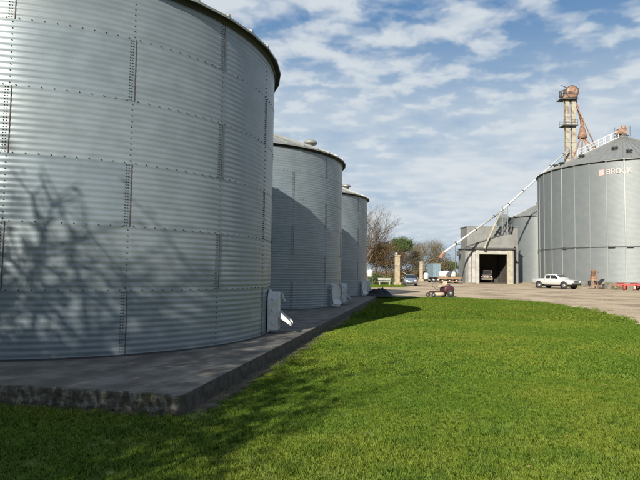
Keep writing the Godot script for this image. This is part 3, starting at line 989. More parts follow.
func build_ground() -> void:
	sheet_on_ground("ground", PackedVector2Array([Vector2(-3000, -60), Vector2(3000, -60), Vector2(3000, 3500), Vector2(-3000, 3500)]), -0.020, M.field)
	sheet_on_ground("gravel_yard", wavy([Vector2(-12, 47), Vector2(3, 46), Vector2(7, 36), Vector2(9, 12), Vector2(8, -20), Vector2(60, -20), Vector2(90, 60), Vector2(90, 116), Vector2(-12, 116), Vector2(-12, 76)], 1.2, 3), -0.010, M.gravel)
	lawn_poly = wavy([Vector2(-40, -25), Vector2(9.5, -25), Vector2(10.6, 10), Vector2(11.7, 19.5), Vector2(12.5, 22.2), Vector2(13.8, 28.4), Vector2(13.9, 32.5), Vector2(13.2, 35.4), Vector2(11.6, 37.2), Vector2(9.5, 38.2), Vector2(5.5, 37.6), Vector2(3, 40), Vector2(-14, 44), Vector2(-40, 44)], 0.55, 4, 0.45)
	sheet_on_ground("lawn", lawn_poly, -0.004, M.soil)
	var verge := wavy([Vector2(-14, 58), Vector2(6, 60), Vector2(10.5, 66), Vector2(11.6, 71), Vector2(11.2, 76), Vector2(9, 90), Vector2(-14, 90)], 0.9, 5)
	sheet_on_ground("grass_verge", verge, -0.004, M.soil)
	# concrete pad under the near bins, its front edge broken
	rng.seed = 41
	var pts := []
	var front := []
	var x := -30.0
	while x < -2.85:
		front.append(row(6.06 + rng.randf_range(-0.015, 0.02), x))
		x += rng.randf_range(0.06, 0.22)
	pts.append_array(front)
	pts.append(row(6.02, -2.80))
	pts.append(row(6.10, -2.765))
	var r := 6.6
	while r < 44.0:
		pts.append(row(r, -2.77))
		r += 0.7
	pts.append(row(44.0, -30.0))
	pad_poly = PackedVector2Array(pts)
	var s := st_new()
	var idx := Geometry2D.triangulate_polygon(pad_poly)
	for k in range(0, idx.size(), 3):
		var t := []
		for q in 3:
			var v := pad_poly[idx[k + q]]
			t.append(Vector3(v.x, PAD_TOP, -v.y))
		if (t[1] - t[0]).cross(t[2] - t[0]).y > 0.0:
			tri(s, t[0], t[2], t[1])
		else:
			tri(s, t[0], t[1], t[2])
	var pad := part("concrete_pad", s, M.concrete)
	s = st_new()
	# edge: a worn top arris, then a rough face down into the ground
	var n := pad_poly.size()
	var rows := []
	for i in n:
		var a := pad_poly[(i + n - 1) % n]
		var c := pad_poly[(i + 1) % n]
		var t := (c - a).normalized()
		var out := Vector2(t.y, -t.x)
		var v := pad_poly[i]
		var chip := rng.randf_range(0.004, 0.022) if i < front.size() else 0.006
		var w := v + out * chip
		var u := v + out * (chip + (rng.randf_range(-0.02, 0.012) if i < front.size() else 0.0))
		rows.append([Vector3(v.x, PAD_TOP, -v.y), Vector3(w.x, PAD_TOP - chip * 1.2, -w.y), Vector3(u.x, 0.09, -u.y), Vector3(u.x, -0.1, -u.y)])
	for i in n:
		var a: Array = rows[i]
		var c: Array = rows[(i + 1) % n]
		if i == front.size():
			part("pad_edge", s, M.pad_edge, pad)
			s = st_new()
		for k in 3:
			quad(s, a[k], c[k], c[k + 1], a[k + 1])
	structure(pad)
	part("pad_edge", s, M.shaded_edge, pad)  # side turned from the sun, its shade painted in
	# bare strip of earth along the pad
	var strip := []
	for i in 40:
		strip.append(row(6.3 + i * 0.9, -2.70 + 0.20 + rng.randf_range(-0.06, 0.12)))
	strip.append(row(41.5, -3.0))
	strip.append(row(6.2, -3.0))
	for i in 60:
		strip.append(row(6.2, -3.0 - i * 0.4))
	for i in 60:
		strip.append(row(5.82 + rng.randf_range(-0.08, 0.05), -26.6 + i * 0.4))
	sheet_on_ground("bare_earth", PackedVector2Array(strip), 0.002, M.dirt)
	# turf
	var near := clump_mesh(101, 24, 0.06, 0.012, 0.032, 0.0017)
	var mid := clump_mesh(102, 36, 0.12, 0.014, 0.036, 0.0032)
	var far := clump_mesh(103, 54, 0.24, 0.014, 0.038, 0.006)
	var tuft := clump_mesh(104, 34, 0.10, 0.04, 0.09, 0.0028)
	scatter_grass("lawn_grass", "short mown green grass covering the lawn by the pad", near, 2.5, 9.0, -8.0, 8.0, 780.0, 0.03, 201, lawn_poly)
	scatter_grass("lawn_grass", "short mown green grass in the middle of the lawn", mid, 9.0, 20.0, -3.5, 14.5, 210.0, 0.06, 202, lawn_poly)
	scatter_grass("lawn_grass", "short mown green grass at the gravel end of the lawn", far, 20.0, 39.5, 0.0, 15.5, 75.0, 0.15, 203, lawn_poly)
	scatter_grass("tall_grass_tufts", "taller darker tufts of grass scattered through the lawn", tuft, 3.0, 24.0, -8.0, 14.0, 1.1, 0.05, 204, lawn_poly, 0.5, 1.0)
	var tuft_edge := clump_mesh(105, 30, 0.16, 0.06, 0.2, 0.006)
	scatter_grass("edge_weeds", "ragged weeds along the gravel edge of the lawn", tuft_edge, 17.0, 36.0, 11.4, 15.4, 2.2, 0.2, 206, wavy([Vector2(11.2, 17), Vector2(12.2, 17), Vector2(13.1, 22), Vector2(14.6, 28), Vector2(14.6, 34), Vector2(13.4, 36.2), Vector2(12.6, 36), Vector2(13.5, 31), Vector2(12.4, 24)], 0.3, 8), 0.4, 1.0)
	var stone := st_new()
	lathe(stone, Vector3.ZERO, [Vector2(0.0, -0.5), Vector2(0.7, -0.35), Vector2(1.0, 0.0), Vector2(0.6, 0.5), Vector2(0.0, 0.62)], 6)
	var sm := MultiMesh.new()
	sm.transform_format = MultiMesh.TRANSFORM_3D
	sm.use_colors = true
	sm.mesh = commit(stone)
	sm.instance_count = 9000
	rng.seed = 302
	for i in 9000:
		var d := rng.randf_range(16.0, 64.0)
		var px := rng.randf_range(4.0, 42.0)
		while Geometry2D.is_point_in_polygon(Vector2(px, d), lawn_poly) and rng.randf() < 0.96 or px < 0.17 * d:
			d = rng.randf_range(16.0, 64.0)
			px = rng.randf_range(4.0, 42.0)
		var k := rng.randf_range(0.008, 0.028) * (1.8 if rng.randf() < 0.06 else 1.0)
		sm.set_instance_transform(i, Transform3D(Basis(Vector3.UP, rng.randf() * TAU).scaled(Vector3(k, k * 0.7, k * rng.randf_range(0.6, 1.0))), Vector3(px, gh(d) - 0.008, -d)))
		var t := rng.randf_range(0.14, 0.34)
		sm.set_instance_color(i, Color(t, t * 0.85, t * 0.66))
	var so := MultiMeshInstance3D.new()
	so.name = "loose_stones"
	so.multimesh = sm
	so.material_override = M.stone
	add_child(so)
	tag(so, "small loose stones scattered over the tan gravel yard", "stones")
	so.set_meta("kind", "stuff")
	rng.seed = 303
	var lv := PackedVector3Array()
	var ln := PackedVector3Array()
	var lc := PackedColorArray()
	for i in 170:
		var d := rng.randf_range(3.6, 16.0)
		var lx := rng.randf_range(-0.55, 0.6) * d
		if Geometry2D.is_point_in_polygon(Vector2(lx, d), pad_poly):
			continue
		var c: Color = [Color(0.20, 0.13, 0.06), Color(0.30, 0.21, 0.10), Color(0.13, 0.08, 0.04)][rng.randi() % 3]
		leaf_quad(lv, ln, lc, Vector3(lx, gh(d) + rng.randf_range(0.02, 0.045), -d), rng.randf_range(0.008, 0.019), c)
	var lf := put("fallen_leaves", arrays_mesh(lv, ln, lc), M.leaf)
	tag(lf, "small dry brown leaves fallen on the near lawn", "leaves")
	lf.set_meta("kind", "stuff")
	scatter_grass("verge_grass", "rough pale grass round the tan gate pillar", far, 58.0, 78.0, 2.0, 13.0, 18.0, 0.4, 205, verge, 1.5, 3.5)

func build_near_bins() -> void:
	var b := make_bin()
	var b2 := b.duplicate()
	b2.name = numbered("grain_bin")
	add_child(b2)
	roof_vent(b2, 72.0, 3.5)
	make_hood(b2, 65.0, 0.07, -30.0)
	var b3 := b2.duplicate()
	b3.name = numbered("grain_bin")
	add_child(b3)
	make_hood(b, 88.0, 0.10, 0.0, 0.20)
	for o in [b2, b3]:
		make_hood(o, 93.0, 0.10, 0.0, 0.12)
	b.position = P(-6.11, PAD_TOP, 13.30)
	b2.position = P(-3.84, PAD_TOP, 25.45)
	b3.position = P(-1.57, PAD_TOP, 37.60)
	var grp := "galvanised grain bins along the concrete pad"
	tag(b, "corrugated galvanised grain bin with tree shadows on its wall, at pad's broken edge", "grain bin", grp)
	tag(b2, "middle galvanised grain bin of three on the pad, half shaded by its neighbour", "grain bin", grp)
	tag(b3, "galvanised grain bin at the far end of the pad, beside bare tree", "grain bin", grp)

func far_bin(called: String, label: String, at: Vector3, r: float, courses: int, rise: float, ribs: int, stiff: bool, step: float, ph: float, grp := "") -> Node3D:
	var o := thing(called, label, "grain bin", at, 0.0, grp)
	var h := RING * courses
	var ring := sheet_mesh(r, TAU, RING, 11, 0.006, 72, 4)
	var s: SurfaceTool
	for k in courses:
		var w := put("wall_course", ring, M.galv_far, o)
		w.position.y = RING * k + 0.25
		w.scale = Vector3(1.0 - 0.00012 * (k % 2), 1.0, 1.0 - 0.00012 * (k % 2))
	s = st_new(true)
	lathe(s, Vector3.ZERO, [Vector2(r + 0.35, -1.0), Vector2(r + 0.35, 0.24), Vector2(r + 0.3, 0.26), Vector2(r - 0.1, 0.26)], 64)
	part("foundation", s, M.concrete, o)
	if stiff:
		s = st_new()
		box(s, Vector3(0, h * 0.5, r + 0.05), Vector3(0.16, h, 0.10), Basis.IDENTITY, 0.02)
		var m := commit(s)
		for i in int(360.0 / step):
			var q := put("stiffener", m, M.stiff, o)
			q.rotation.y = deg_to_rad(ph + step * i)
			q.position.y = 0.25
	var panel := roof_panel_mesh(r, rise, TAU / ribs, 0.22, 0.09)
	for i in ribs:
		var q := put("roof_panel", panel, M.galv_roof, o)
		q.position.y = h + 0.27
		q.rotation.y = -TAU * (i + 0.5) / ribs
	s = st_new(true)
	lathe(s, Vector3(0, h + 0.25, 0), [Vector2(r - 0.02, -0.30), Vector2(r + 0.04, -0.30), Vector2(r + 0.05, -0.05), Vector2(r + 0.16, -0.14), Vector2(r + 0.18, -0.08), Vector2(r + 0.05, 0.0)], 96)
	part("eave_rim", s, M.rim, o)
	s = st_new(true)
	lathe(s, Vector3(0, h + rise - 0.1, 0), [Vector2(0.75, 0.0), Vector2(0.75, 0.30), Vector2(0.9, 0.34), Vector2(0.0, 0.62)], 20)
	part("roof_cap", s, M.galv_roof, o)
	return o

func build_far_bins() -> void:
	# the large bin on the right
	var r := 13.3
	var h := RING * 16.0
	var rise := 6.4
	var base := G(50.35, 87.6) + Vector3(0, 0.5, 0)
	var o := far_bin("storage_bin", "largest grain bin, ribbed galvanised wall with pink and white lettering under its eave", base, r, 16, rise, 72, true, 10.0, -29.5, "")
	# roof vents
	for v in [[-48.0, 0.88], [-36.0, 0.74], [-8.0, 0.62], [4.0, 0.80], [-70.0, 0.8], [20.0, 0.6]]:
		var a := deg_to_rad(v[0] - 29.7)
		var rr: float = r * v[1]
		var s := st_new(true)
		lathe(s, Vector3(sin(a) * rr, h + 0.25 + rise * (1.0 - v[1]), cos(a) * rr), [Vector2(0.28, -0.2), Vector2(0.28, 0.3), Vector2(0.5, 0.32), Vector2(0.42, 0.5), Vector2(0.0, 0.56)], 14)
		part("roof_vent", s, M.rim, o)
	# stairs up the roof with hand rails
	var a := deg_to_rad(-29.7 - 72.0)
	var e := Vector3(sin(a), 0, cos(a))
	var side := Vector3(cos(a), 0, -sin(a))
	var foot := e * (r * 0.52) + Vector3.UP * (h + 0.35 + rise * 0.48)
	var head := e * (r * 0.06) + Vector3.UP * (h + 0.35 + rise * 0.94)
	var s := st_new()
	for k in [-0.4, 0.4]:
		beam(s, foot + side * k, head + side * k, 0.07, 0.14)
	for i in 18:
		var p := foot.lerp(head, (i + 0.5) / 18.0)
		box(s, p, Vector3(0.82, 0.05, 0.24), Basis(side, Vector3.UP, side.cross(Vector3.UP)))
	var stair := part("roof_stairs", s, M.white_metal, o)
	for k in [-0.42, 0.42]:
		s = st_new()
		for i in 7:
			var p: Vector3 = foot.lerp(head, i / 6.0) + side * k
			tube(s, p, p + Vector3.UP * 1.15, 0.045, 0.045, 6)
		for y in [0.6, 1.15]:
			tube(s, foot + side * k + Vector3.UP * y, head + side * k + Vector3.UP * y, 0.045, 0.045, 6)
		part("hand_rail", s, M.white_metal, stair)
	# fill head at the peak
	s = st_new()
	box(s, Vector3(-0.2, h + rise + 0.95, 0), Vector3(1.4, 0.9, 1.1), Basis.IDENTITY, 0.08)
	part("fill_head", s, M.rust, o)
	s = st_new(true)
	tube(s, Vector3(-1.3, h + rise + 0.55, 0.2), Vector3(0.15, h + rise + 1.75, 0), 0.22, 0.22, 10)
	tube(s, Vector3(0.15, h + rise + 1.2, 0), Vector3(0.15, h + rise + 2.0, 0), 0.34, 0.34, 12)
	part("fill_spout", s, M.rust, o)
	s = st_new()
	for q in [Vector3(0.95, 0, -0.5), Vector3(0.95, 0, 0.5), Vector3(-1.0, 0, -0.6)]:
		tube(s, q + Vector3.UP * (h + rise + 0.1), q + Vector3.UP * (h + rise + 1.9), 0.05, 0.05, 6)
	part("peak_rail", s, M.steel_dark, o)
	# lettering: one block and five letters, each standing tangent to the wall
	var font := SystemFont.new()
	font.font_names = PackedStringArray(["Droid Sans"])
	font.font_weight = 700
	var text := "BROCK"
	var ang := [-2.5, 0.3, 3.1, 5.9, 9.0]
	for i in 5:
		var tm := TextMesh.new()
		tm.text = text[i]
		tm.font = font
		tm.font_size = 64
		tm.pixel_size = 0.78 / 47.0
		tm.depth = 0.03
		var q := put("letter", tm, M.letter, o)
		var t := deg_to_rad(-29.5 - 6.4 + ang[i])
		q.position = Vector3(sin(t) * (r + 0.06), h + 0.25 - 1.75, cos(t) * (r + 0.06))
		q.rotation.y = t
	s = st_new()
	box(s, Vector3.ZERO, Vector3(0.68, 0.84, 0.03))
	var lg := part("emblem", s, M.logo, o)
	var lt := deg_to_rad(-29.5 - 12.6)
	lg.position = Vector3(sin(lt) * (r + 0.06), h + 0.25 - 1.8, cos(lt) * (r + 0.06))
	lg.rotation.y = lt
	# a thin conduit round the wall with junction boxes
	s = st_new()
	for i in 36:
		var t0 := deg_to_rad(-110.0 + i * 4.0)
		var t1 := deg_to_rad(-110.0 + (i + 1) * 4.0)
		tube(s, Vector3(sin(t0) * (r + 0.14), 5.35, cos(t0) * (r + 0.14)), Vector3(sin(t1) * (r + 0.14), 5.35, cos(t1) * (r + 0.14)), 0.035, 0.035, 5, false)
	part("conduit", s, M.steel_dark, o)
	for d in [-39.5, -69.5, -29.5, 2.0]:
		var t := deg_to_rad(d + 2.5)
		s = st_new()
		box(s, Vector3(sin(t) * (r + 0.2), 5.35, cos(t) * (r + 0.2)), Vector3(0.9, 0.22, 0.2), Basis(Vector3.UP, t), 0.03)
		part("junction_box", s, M.steel_dark, o)
	# the smaller bin between it and the shed
	far_bin("storage_bin", "smaller smooth grain bin standing between shed and largest bin", G(46.6, 112.0), 6.2, 12, 3.2, 36, false, 10.0, 0.0)
	# slim hopper bin raised on legs beside the shed
	var hb := thing("hopper_bin", "slim raised hopper bin with pale cone above the shed door", "hopper bin", G(35.2, 101.5))
	s = st_new(true)
	lathe(s, Vector3.ZERO, [Vector2(1.35, 9.4), Vector2(1.35, 12.3), Vector2(1.42, 12.35)], 28)
	part("barrel", s, M.galv_far, hb)
	s = st_new(true)
	lathe(s, Vector3.ZERO, [Vector2(1.42, 12.35), Vector2(0.3, 13.1), Vector2(0.0, 13.15)], 28)
	part("roof", s, M.galv_roof, hb)
	s = st_new(true)
	lathe(s, Vector3.ZERO, [Vector2(1.35, 9.4), Vector2(0.25, 6.9), Vector2(0.22, 6.6), Vector2(0.0, 6.6)], 28)
	part("cone", s, M.white_metal, hb)
	for k in 4:
		var t := PI / 4.0 + k * PI / 2.0
		s = st_new()
		tube(s, Vector3(cos(t) * 1.4, -0.1, sin(t) * 1.4), Vector3(cos(t) * 1.4, 10.0, sin(t) * 1.4), 0.09, 0.09, 8)
		part("leg", s, M.steel_dark, hb)

func build_shed() -> void:
	# tall grey building behind
	var y0 := gh(99.0)
	var o := thing("grey_building", "tall grey metal building with flat top rising behind the drive-through shed", "building", G(32.15, 101.2))
	var s := st_new()
	box(s, Vector3(0, 8.35, 2.2), Vector3(9.5, 4.1, 0.2))
	box(s, Vector3(3.6, 3.05, 2.2), Vector3(2.3, 6.5, 0.2))
	part("front_wall", s, M.wall_grey, o)
	for x in [-4.65, 4.65]:
		s = st_new()
		box(s, Vector3(x, 5.1, 0.0), Vector3(0.2, 10.6, 4.2))
		part("side_wall", s, M.wall_grey, o)
	s = st_new()
	box(s, Vector3(0, 5.1, -2.2), Vector3(9.5, 10.6, 0.2))
	part("back_wall", s, M.wall_grey, o)
	s = st_new()
	box(s, Vector3(0, 10.48, 0.0), Vector3(9.7, 0.16, 4.8))
	part("roof", s, M.wall_grey, o)
	# ribs of the cladding
	s = st_new()
	box(s, Vector3.ZERO, Vector3(0.05, 4.0, 0.04))
	var rib := commit(s)
	for i in 23:
		var q := put("cladding_rib", rib, M.wall_grey, o)
		q.position = Vector3(-4.62 + 0.42 * i, 8.35, 2.32)
	# drive-through shed in front: walls with thickness, open door, inside coloured dark for its shade
	var d := thing("drive_through_shed", "pale fronted drive-through shed with a dark open truck doorway", "shed", G(30.3, 95.0))
	var hh := 6.15
	# local x: -4.35 .. 4.35 ; door -1.85 .. 3.15 ; front at z = 0, goes back to z = -4.8
	s = st_new()
	box(s, Vector3(0.65, 5.75, 0.0), Vector3(5.0, 0.8, 0.25))
	part("door_header", s, M.white_paint, d)
	s = st_new()
	box(s, Vector3(0.65, 5.30, 0.16), Vector3(5.2, 0.22, 0.10), Basis.IDENTITY, 0.02)
	part("door_track", s, M.cream, d)
	s = st_new()
	box(s, Vector3(3.65, 3.0, 0.02), Vector3(1.0, 6.3, 0.4), Basis.IDENTITY, 0.03)
	part("door_pillar", s, M.cream, d)
	s = st_new()
	box(s, Vector3(-2.15, 3.0, 0.02), Vector3(0.6, 6.3, 0.4), Basis.IDENTITY, 0.03)
	part("door_pillar", s, M.white_paint, d)
	s = st_new()
	box(s, Vector3(-3.35, 3.0, -0.08), Vector3(1.8, 6.3, 0.2))
	part("front_wall", s, M.wall_grey, d)
	# sliding door leaves pushed aside, weathered white
	for q in [[-2.85, 0.62], [-3.55, 0.5]]:
		s = st_new()
		box(s, Vector3(q[0], 2.75, 0.14), Vector3(q[1], 5.4, 0.10), Basis.IDENTITY, 0.02)
		for k in 3:
			box(s, Vector3(q[0], 0.9 + k * 1.9, 0.21), Vector3(q[1], 0.12, 0.05))
		part("door_leaf", s, M.white_paint, d)
	s = st_new()
	box(s, Vector3(-4.2, 3.0, -2.4), Vector3(0.2, 6.3, 4.6))
	part("side_wall", s, M.wall_grey, d)
	s = st_new()
	box(s, Vector3(4.25, 3.0, -2.4), Vector3(0.2, 6.3, 4.8))
	part("side_wall", s, M.wall_grey, d)
	s = st_new()
	box(s, Vector3(0.0, 6.25, -2.3), Vector3(9.0, 0.16, 5.4))
	part("roof", s, M.wall_grey, d)
	s = st_new()
	box(s, Vector3(0.0, 6.20, 0.45), Vector3(9.1, 0.3, 0.12), Basis.IDENTITY, 0.02)
	part("eave_trim", s, M.steel_dark, d)
	s = st_new()
	prism(s, PackedVector2Array([Vector2(-4.4, 6.35), Vector2(4.3, 6.35), Vector2(4.3, 8.75), Vector2(2.4, 8.75)]), -3.5, 0.3)
	part("roof_gable", s, M.wall_grey, d)
	s = st_new()
	beam(s, Vector3(-4.45, 6.40, 0.36), Vector3(2.4, 8.82, 0.36), 0.14, 0.16)
	part("verge_board", s, M.steel_dark, d)
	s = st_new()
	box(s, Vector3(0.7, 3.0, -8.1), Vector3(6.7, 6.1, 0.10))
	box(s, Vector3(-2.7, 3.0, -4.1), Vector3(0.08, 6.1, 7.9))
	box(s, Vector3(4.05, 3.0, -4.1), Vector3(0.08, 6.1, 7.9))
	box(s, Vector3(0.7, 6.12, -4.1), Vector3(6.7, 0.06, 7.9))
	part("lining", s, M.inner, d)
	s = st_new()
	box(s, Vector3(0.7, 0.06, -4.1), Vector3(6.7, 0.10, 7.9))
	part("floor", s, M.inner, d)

func build_elevator() -> void:
	# bucket elevator behind the largest bin
	var at := G(50.4, 106.0)
	var o := thing("bucket_elevator", "tall tan bucket elevator leg with rusty head rising behind the largest bin", "grain elevator", at)
	o.scale = Vector3(1.0, 1.035, 1.0)
	var s := st_new()
	for x in [-0.75, 0.55]:
		s = st_new()
		box(s, Vector3(x, 18.0, 0), Vector3(0.82, 36.4, 0.7), Basis.IDENTITY, 0.04)
		var c := part("leg_casing", s, M.beige_metal, o)
		s = st_new()
		for i in 14:
			box(s, Vector3(x, 1.5 + i * 2.6, 0), Vector3(0.94, 0.10, 0.82))
		part("casing_flange", s, M.beige_metal, c)
	# boot
	s = st_new()
	box(s, Vector3(-0.1, 0.6, 0), Vector3(2.4, 1.2, 0.9), Basis.IDENTITY, 0.05)
	part("boot", s, M.rust, o)
	# rounded head drum
	s = st_new(true)
	lathe(s, Vector3(0.15, 37.4, 0), [Vector2(0.0, -0.7), Vector2(1.12, -0.7), Vector2(1.22, -0.62), Vector2(1.22, 0.62), Vector2(1.12, 0.7), Vector2(0.0, 0.7)], 24, Basis(Vector3.RIGHT, PI / 2.0))
	box(s, Vector3(-0.1, 36.5, 0), Vector3(2.4, 0.8, 1.2))
	var hd := part("head_drum", s, M.rust, o)
	s = st_new()
	for z in [-0.66, 0.0, 0.66]:
		lathe(s, Vector3(0.15, 37.4, z), [Vector2(1.20, -0.05), Vector2(1.30, -0.05), Vector2(1.30, 0.05), Vector2(1.20, 0.05)], 28, Basis(Vector3.RIGHT, PI / 2.0))
	box(s, Vector3(-0.35, 37.2, 0.74), Vector3(0.7, 0.6, 0.06))
	part("drum_band", s, M.steel_dark, hd)
	s = st_new()
	box(s, Vector3(1.0, 37.4, 0.2), Vector3(0.7, 1.1, 0.9), Basis.IDENTITY, 0.1)
	part("drive_guard", s, M.rust, o)
	s = st_new(true)
	tube(s, Vector3(1.2, 38.0, 0), Vector3(1.9, 38.4, 0), 0.09, 0.07, 6)
	tube(s, Vector3(-0.4, 38.3, 0), Vector3(-1.9, 38.9, 0), 0.08, 0.06, 6)
	part("hoist_arm", s, M.steel_dark, o)
	# service platforms with rails
	for lev in [[35.9, 2.7, -0.6], [30.7, 2.3, -0.4]]:
		s = st_new()
		box(s, Vector3(lev[2], lev[0], 0), Vector3(lev[1] * 1.3, 0.12, 2.0))
		var pl := part("platform", s, M.steel_dark, o)
		s = st_new()
		for x in [-0.62, 0.0, 0.62]:
			for z in [-0.95, 0.95]:
				tube(s, Vector3(lev[2] + x * lev[1], lev[0], z), Vector3(lev[2] + x * lev[1], lev[0] + 1.1, z), 0.035, 0.035, 5)
		for z in [-0.95, 0.95]:
			for y in [0.55, 1.1]:
				tube(s, Vector3(lev[2] - 0.62 * lev[1], lev[0] + y, z), Vector3(lev[2] + 0.62 * lev[1], lev[0] + y, z), 0.03, 0.03, 5)
		part("railing", s, M.steel_dark, pl)
	# motor and gearbox hung on the left
	s = st_new(true)
	tube(s, Vector3(-2.0, 36.3, 0.2), Vector3(-2.0, 37.6, 0.2), 0.34, 0.30, 10)
	tube(s, Vector3(-1.9, 37.6, 0.2), Vector3(-1.2, 37.9, 0.0), 0.12, 0.12, 8)
	part("motor", s, M.steel_dark, o)
	# ladder
	s = st_new()
	for x in [-1.55, -1.15]:
		beam(s, Vector3(x, 0.2, 0.4), Vector3(x, 36.4, 0.4), 0.06, 0.06)
	for i in 90:
		box(s, Vector3(-1.35, 0.4 + i * 0.4, 0.4), Vector3(0.42, 0.035, 0.035))
	part("ladder", s, M.beige_metal, o)
	# spout from the head down to the distributor
	s = st_new(true)
	tube(s, Vector3(0.9, 36.6, 0), Vector3(2.1, 32.0, 0), 0.20, 0.20, 10)
	part("head_spout", s, M.rust, o)
	s = st_new(true)
	lathe(s, Vector3(2.35, 28.2, 0), [Vector2(0.18, 4.2), Vector2(0.40, 3.9), Vector2(0.40, 3.0), Vector2(0.30, 2.8), Vector2(0.75, 1.0), Vector2(0.85, 0.6), Vector2(0.85, 0.2), Vector2(0.0, 0.1)], 20)
	part("distributor", s, M.rust, o)
	for q in [Vector3(-1.6, 20.0, 0.6), Vector3(1.9, 25.0, 0.4), Vector3(3.1, 25.4, 1.2), Vector3(4.4, 25.6, 1.6)]:
		s = st_new(true)
		tube(s, Vector3(2.35 + (q.x - 2.35) * 0.12, 28.4, 0.2), q, 0.15, 0.15, 8)
		part("outlet_spout", s, M.rust, o)
	s = st_new(true)
	tube(s, Vector3(1.0, 35.0, 0.3), Vector3(5.0, 25.2, 1.0), 0.12, 0.12, 8)
	part("side_spout", s, M.rust, o)
	# struts tying the legs together
	s = st_new()
	for i in 9:
		var y := 3.0 + i * 3.8
		beam(s, Vector3(-0.75, y, 0.3), Vector3(0.55, y + 1.9, 0.3), 0.08, 0.08)
	part("bracing", s, M.beige_metal, o)

	# long white spout from the distributor down to the loading place
	var sp := thing("loading_spout", "long thin white grain spout slanting down from the elevator to the loading place", "grain spout", G(19.9, 86.0))
	var inv := -sp.position
	var top := P(49.4, 27.2, 104.5) + inv
	var mid := P(32.6, 13.35, 95.5) + inv
	var low := P(20.1, 5.3, 86.6) + inv
	s = st_new(true)
	tube(s, top, mid, 0.17, 0.17, 10)
	part("upper_pipe", s, M.white_metal, sp)
	s = st_new(true)
	tube(s, mid, low, 0.17, 0.17, 10)
	part("lower_pipe", s, M.white_metal, sp)
	s = st_new(true)
	for i in 5:
		var p := top.lerp(mid, (i + 0.5) / 5.0)
		var dd := (mid - top).normalized() * 0.12
		tube(s, p - dd, p + dd, 0.25, 0.25, 10)
	for i in 3:
		var p := mid.lerp(low, (i + 0.4) / 3.0)
		var dd := (low - mid).normalized() * 0.12
		tube(s, p - dd, p + dd, 0.25, 0.25, 10)
	part("pipe_collar", s, M.steel_dark, sp)
	s = st_new(true)
	tube(s, low, low + Vector3(-0.5, -0.9, 0.2), 0.26, 0.40, 10)
	tube(s, low + Vector3(0.1, 0.2, 0), low + Vector3(-0.15, -0.3, 0), 0.30, 0.30, 10)
	part("spout_end", s, M.rust, sp)
	# lattice post carrying it beside the hopper bin
	s = st_new()
	for k in [Vector2(-0.45, -0.45), Vector2(0.45, -0.45), Vector2(0.45, 0.45), Vector2(-0.45, 0.45)]:
		tube(s, Vector3(mid.x + 0.6 + k.x, 6.35, mid.z + k.y), Vector3(mid.x + 0.6 + k.x, mid.y + 0.9, mid.z + k.y), 0.05, 0.05, 6)
	for i in 5:
		var y := 6.5 + i * 1.4
		var f := 1.0 if i % 2 else -1.0
		for z in [-0.45, 0.45]:
			tube(s, Vector3(mid.x + 0.6 - 0.45 * f, y, mid.z + z), Vector3(mid.x + 0.6 + 0.45 * f, y + 1.4, mid.z + z), 0.03, 0.03, 5)
	part("lattice_post", s, M.galv_far, sp)
	# branch spout dropping over the doorway
	s = st_new(true)
	tube(s, mid + Vector3(-0.2, -0.2, 0.4), P(29.2, 6.85, 93.9) + inv, 0.17, 0.17, 10)
	part("branch_pipe", s, M.cream, sp)
	s = st_new(true)
	tube(s, P(29.2, 6.85, 93.9) + inv, P(29.1, 6.5, 93.85) + inv, 0.24, 0.28, 10)
	part("branch_end", s, M.cream, sp)
	# dark brace pipes beside it
	for q in [[P(35.6, 12.4, 98.0), P(33.4, 9.4, 97.0)], [P(33.4, 9.4, 97.0), P(30.6, 7.0, 96.0)], [P(35.9, 12.9, 98.0), P(34.6, 9.0, 97.2)]]:
		s = st_new(true)
		tube(s, q[0] + inv, q[1] + inv, 0.13, 0.13, 8)
		part("brace_pipe", s, M.steel_dark, sp)

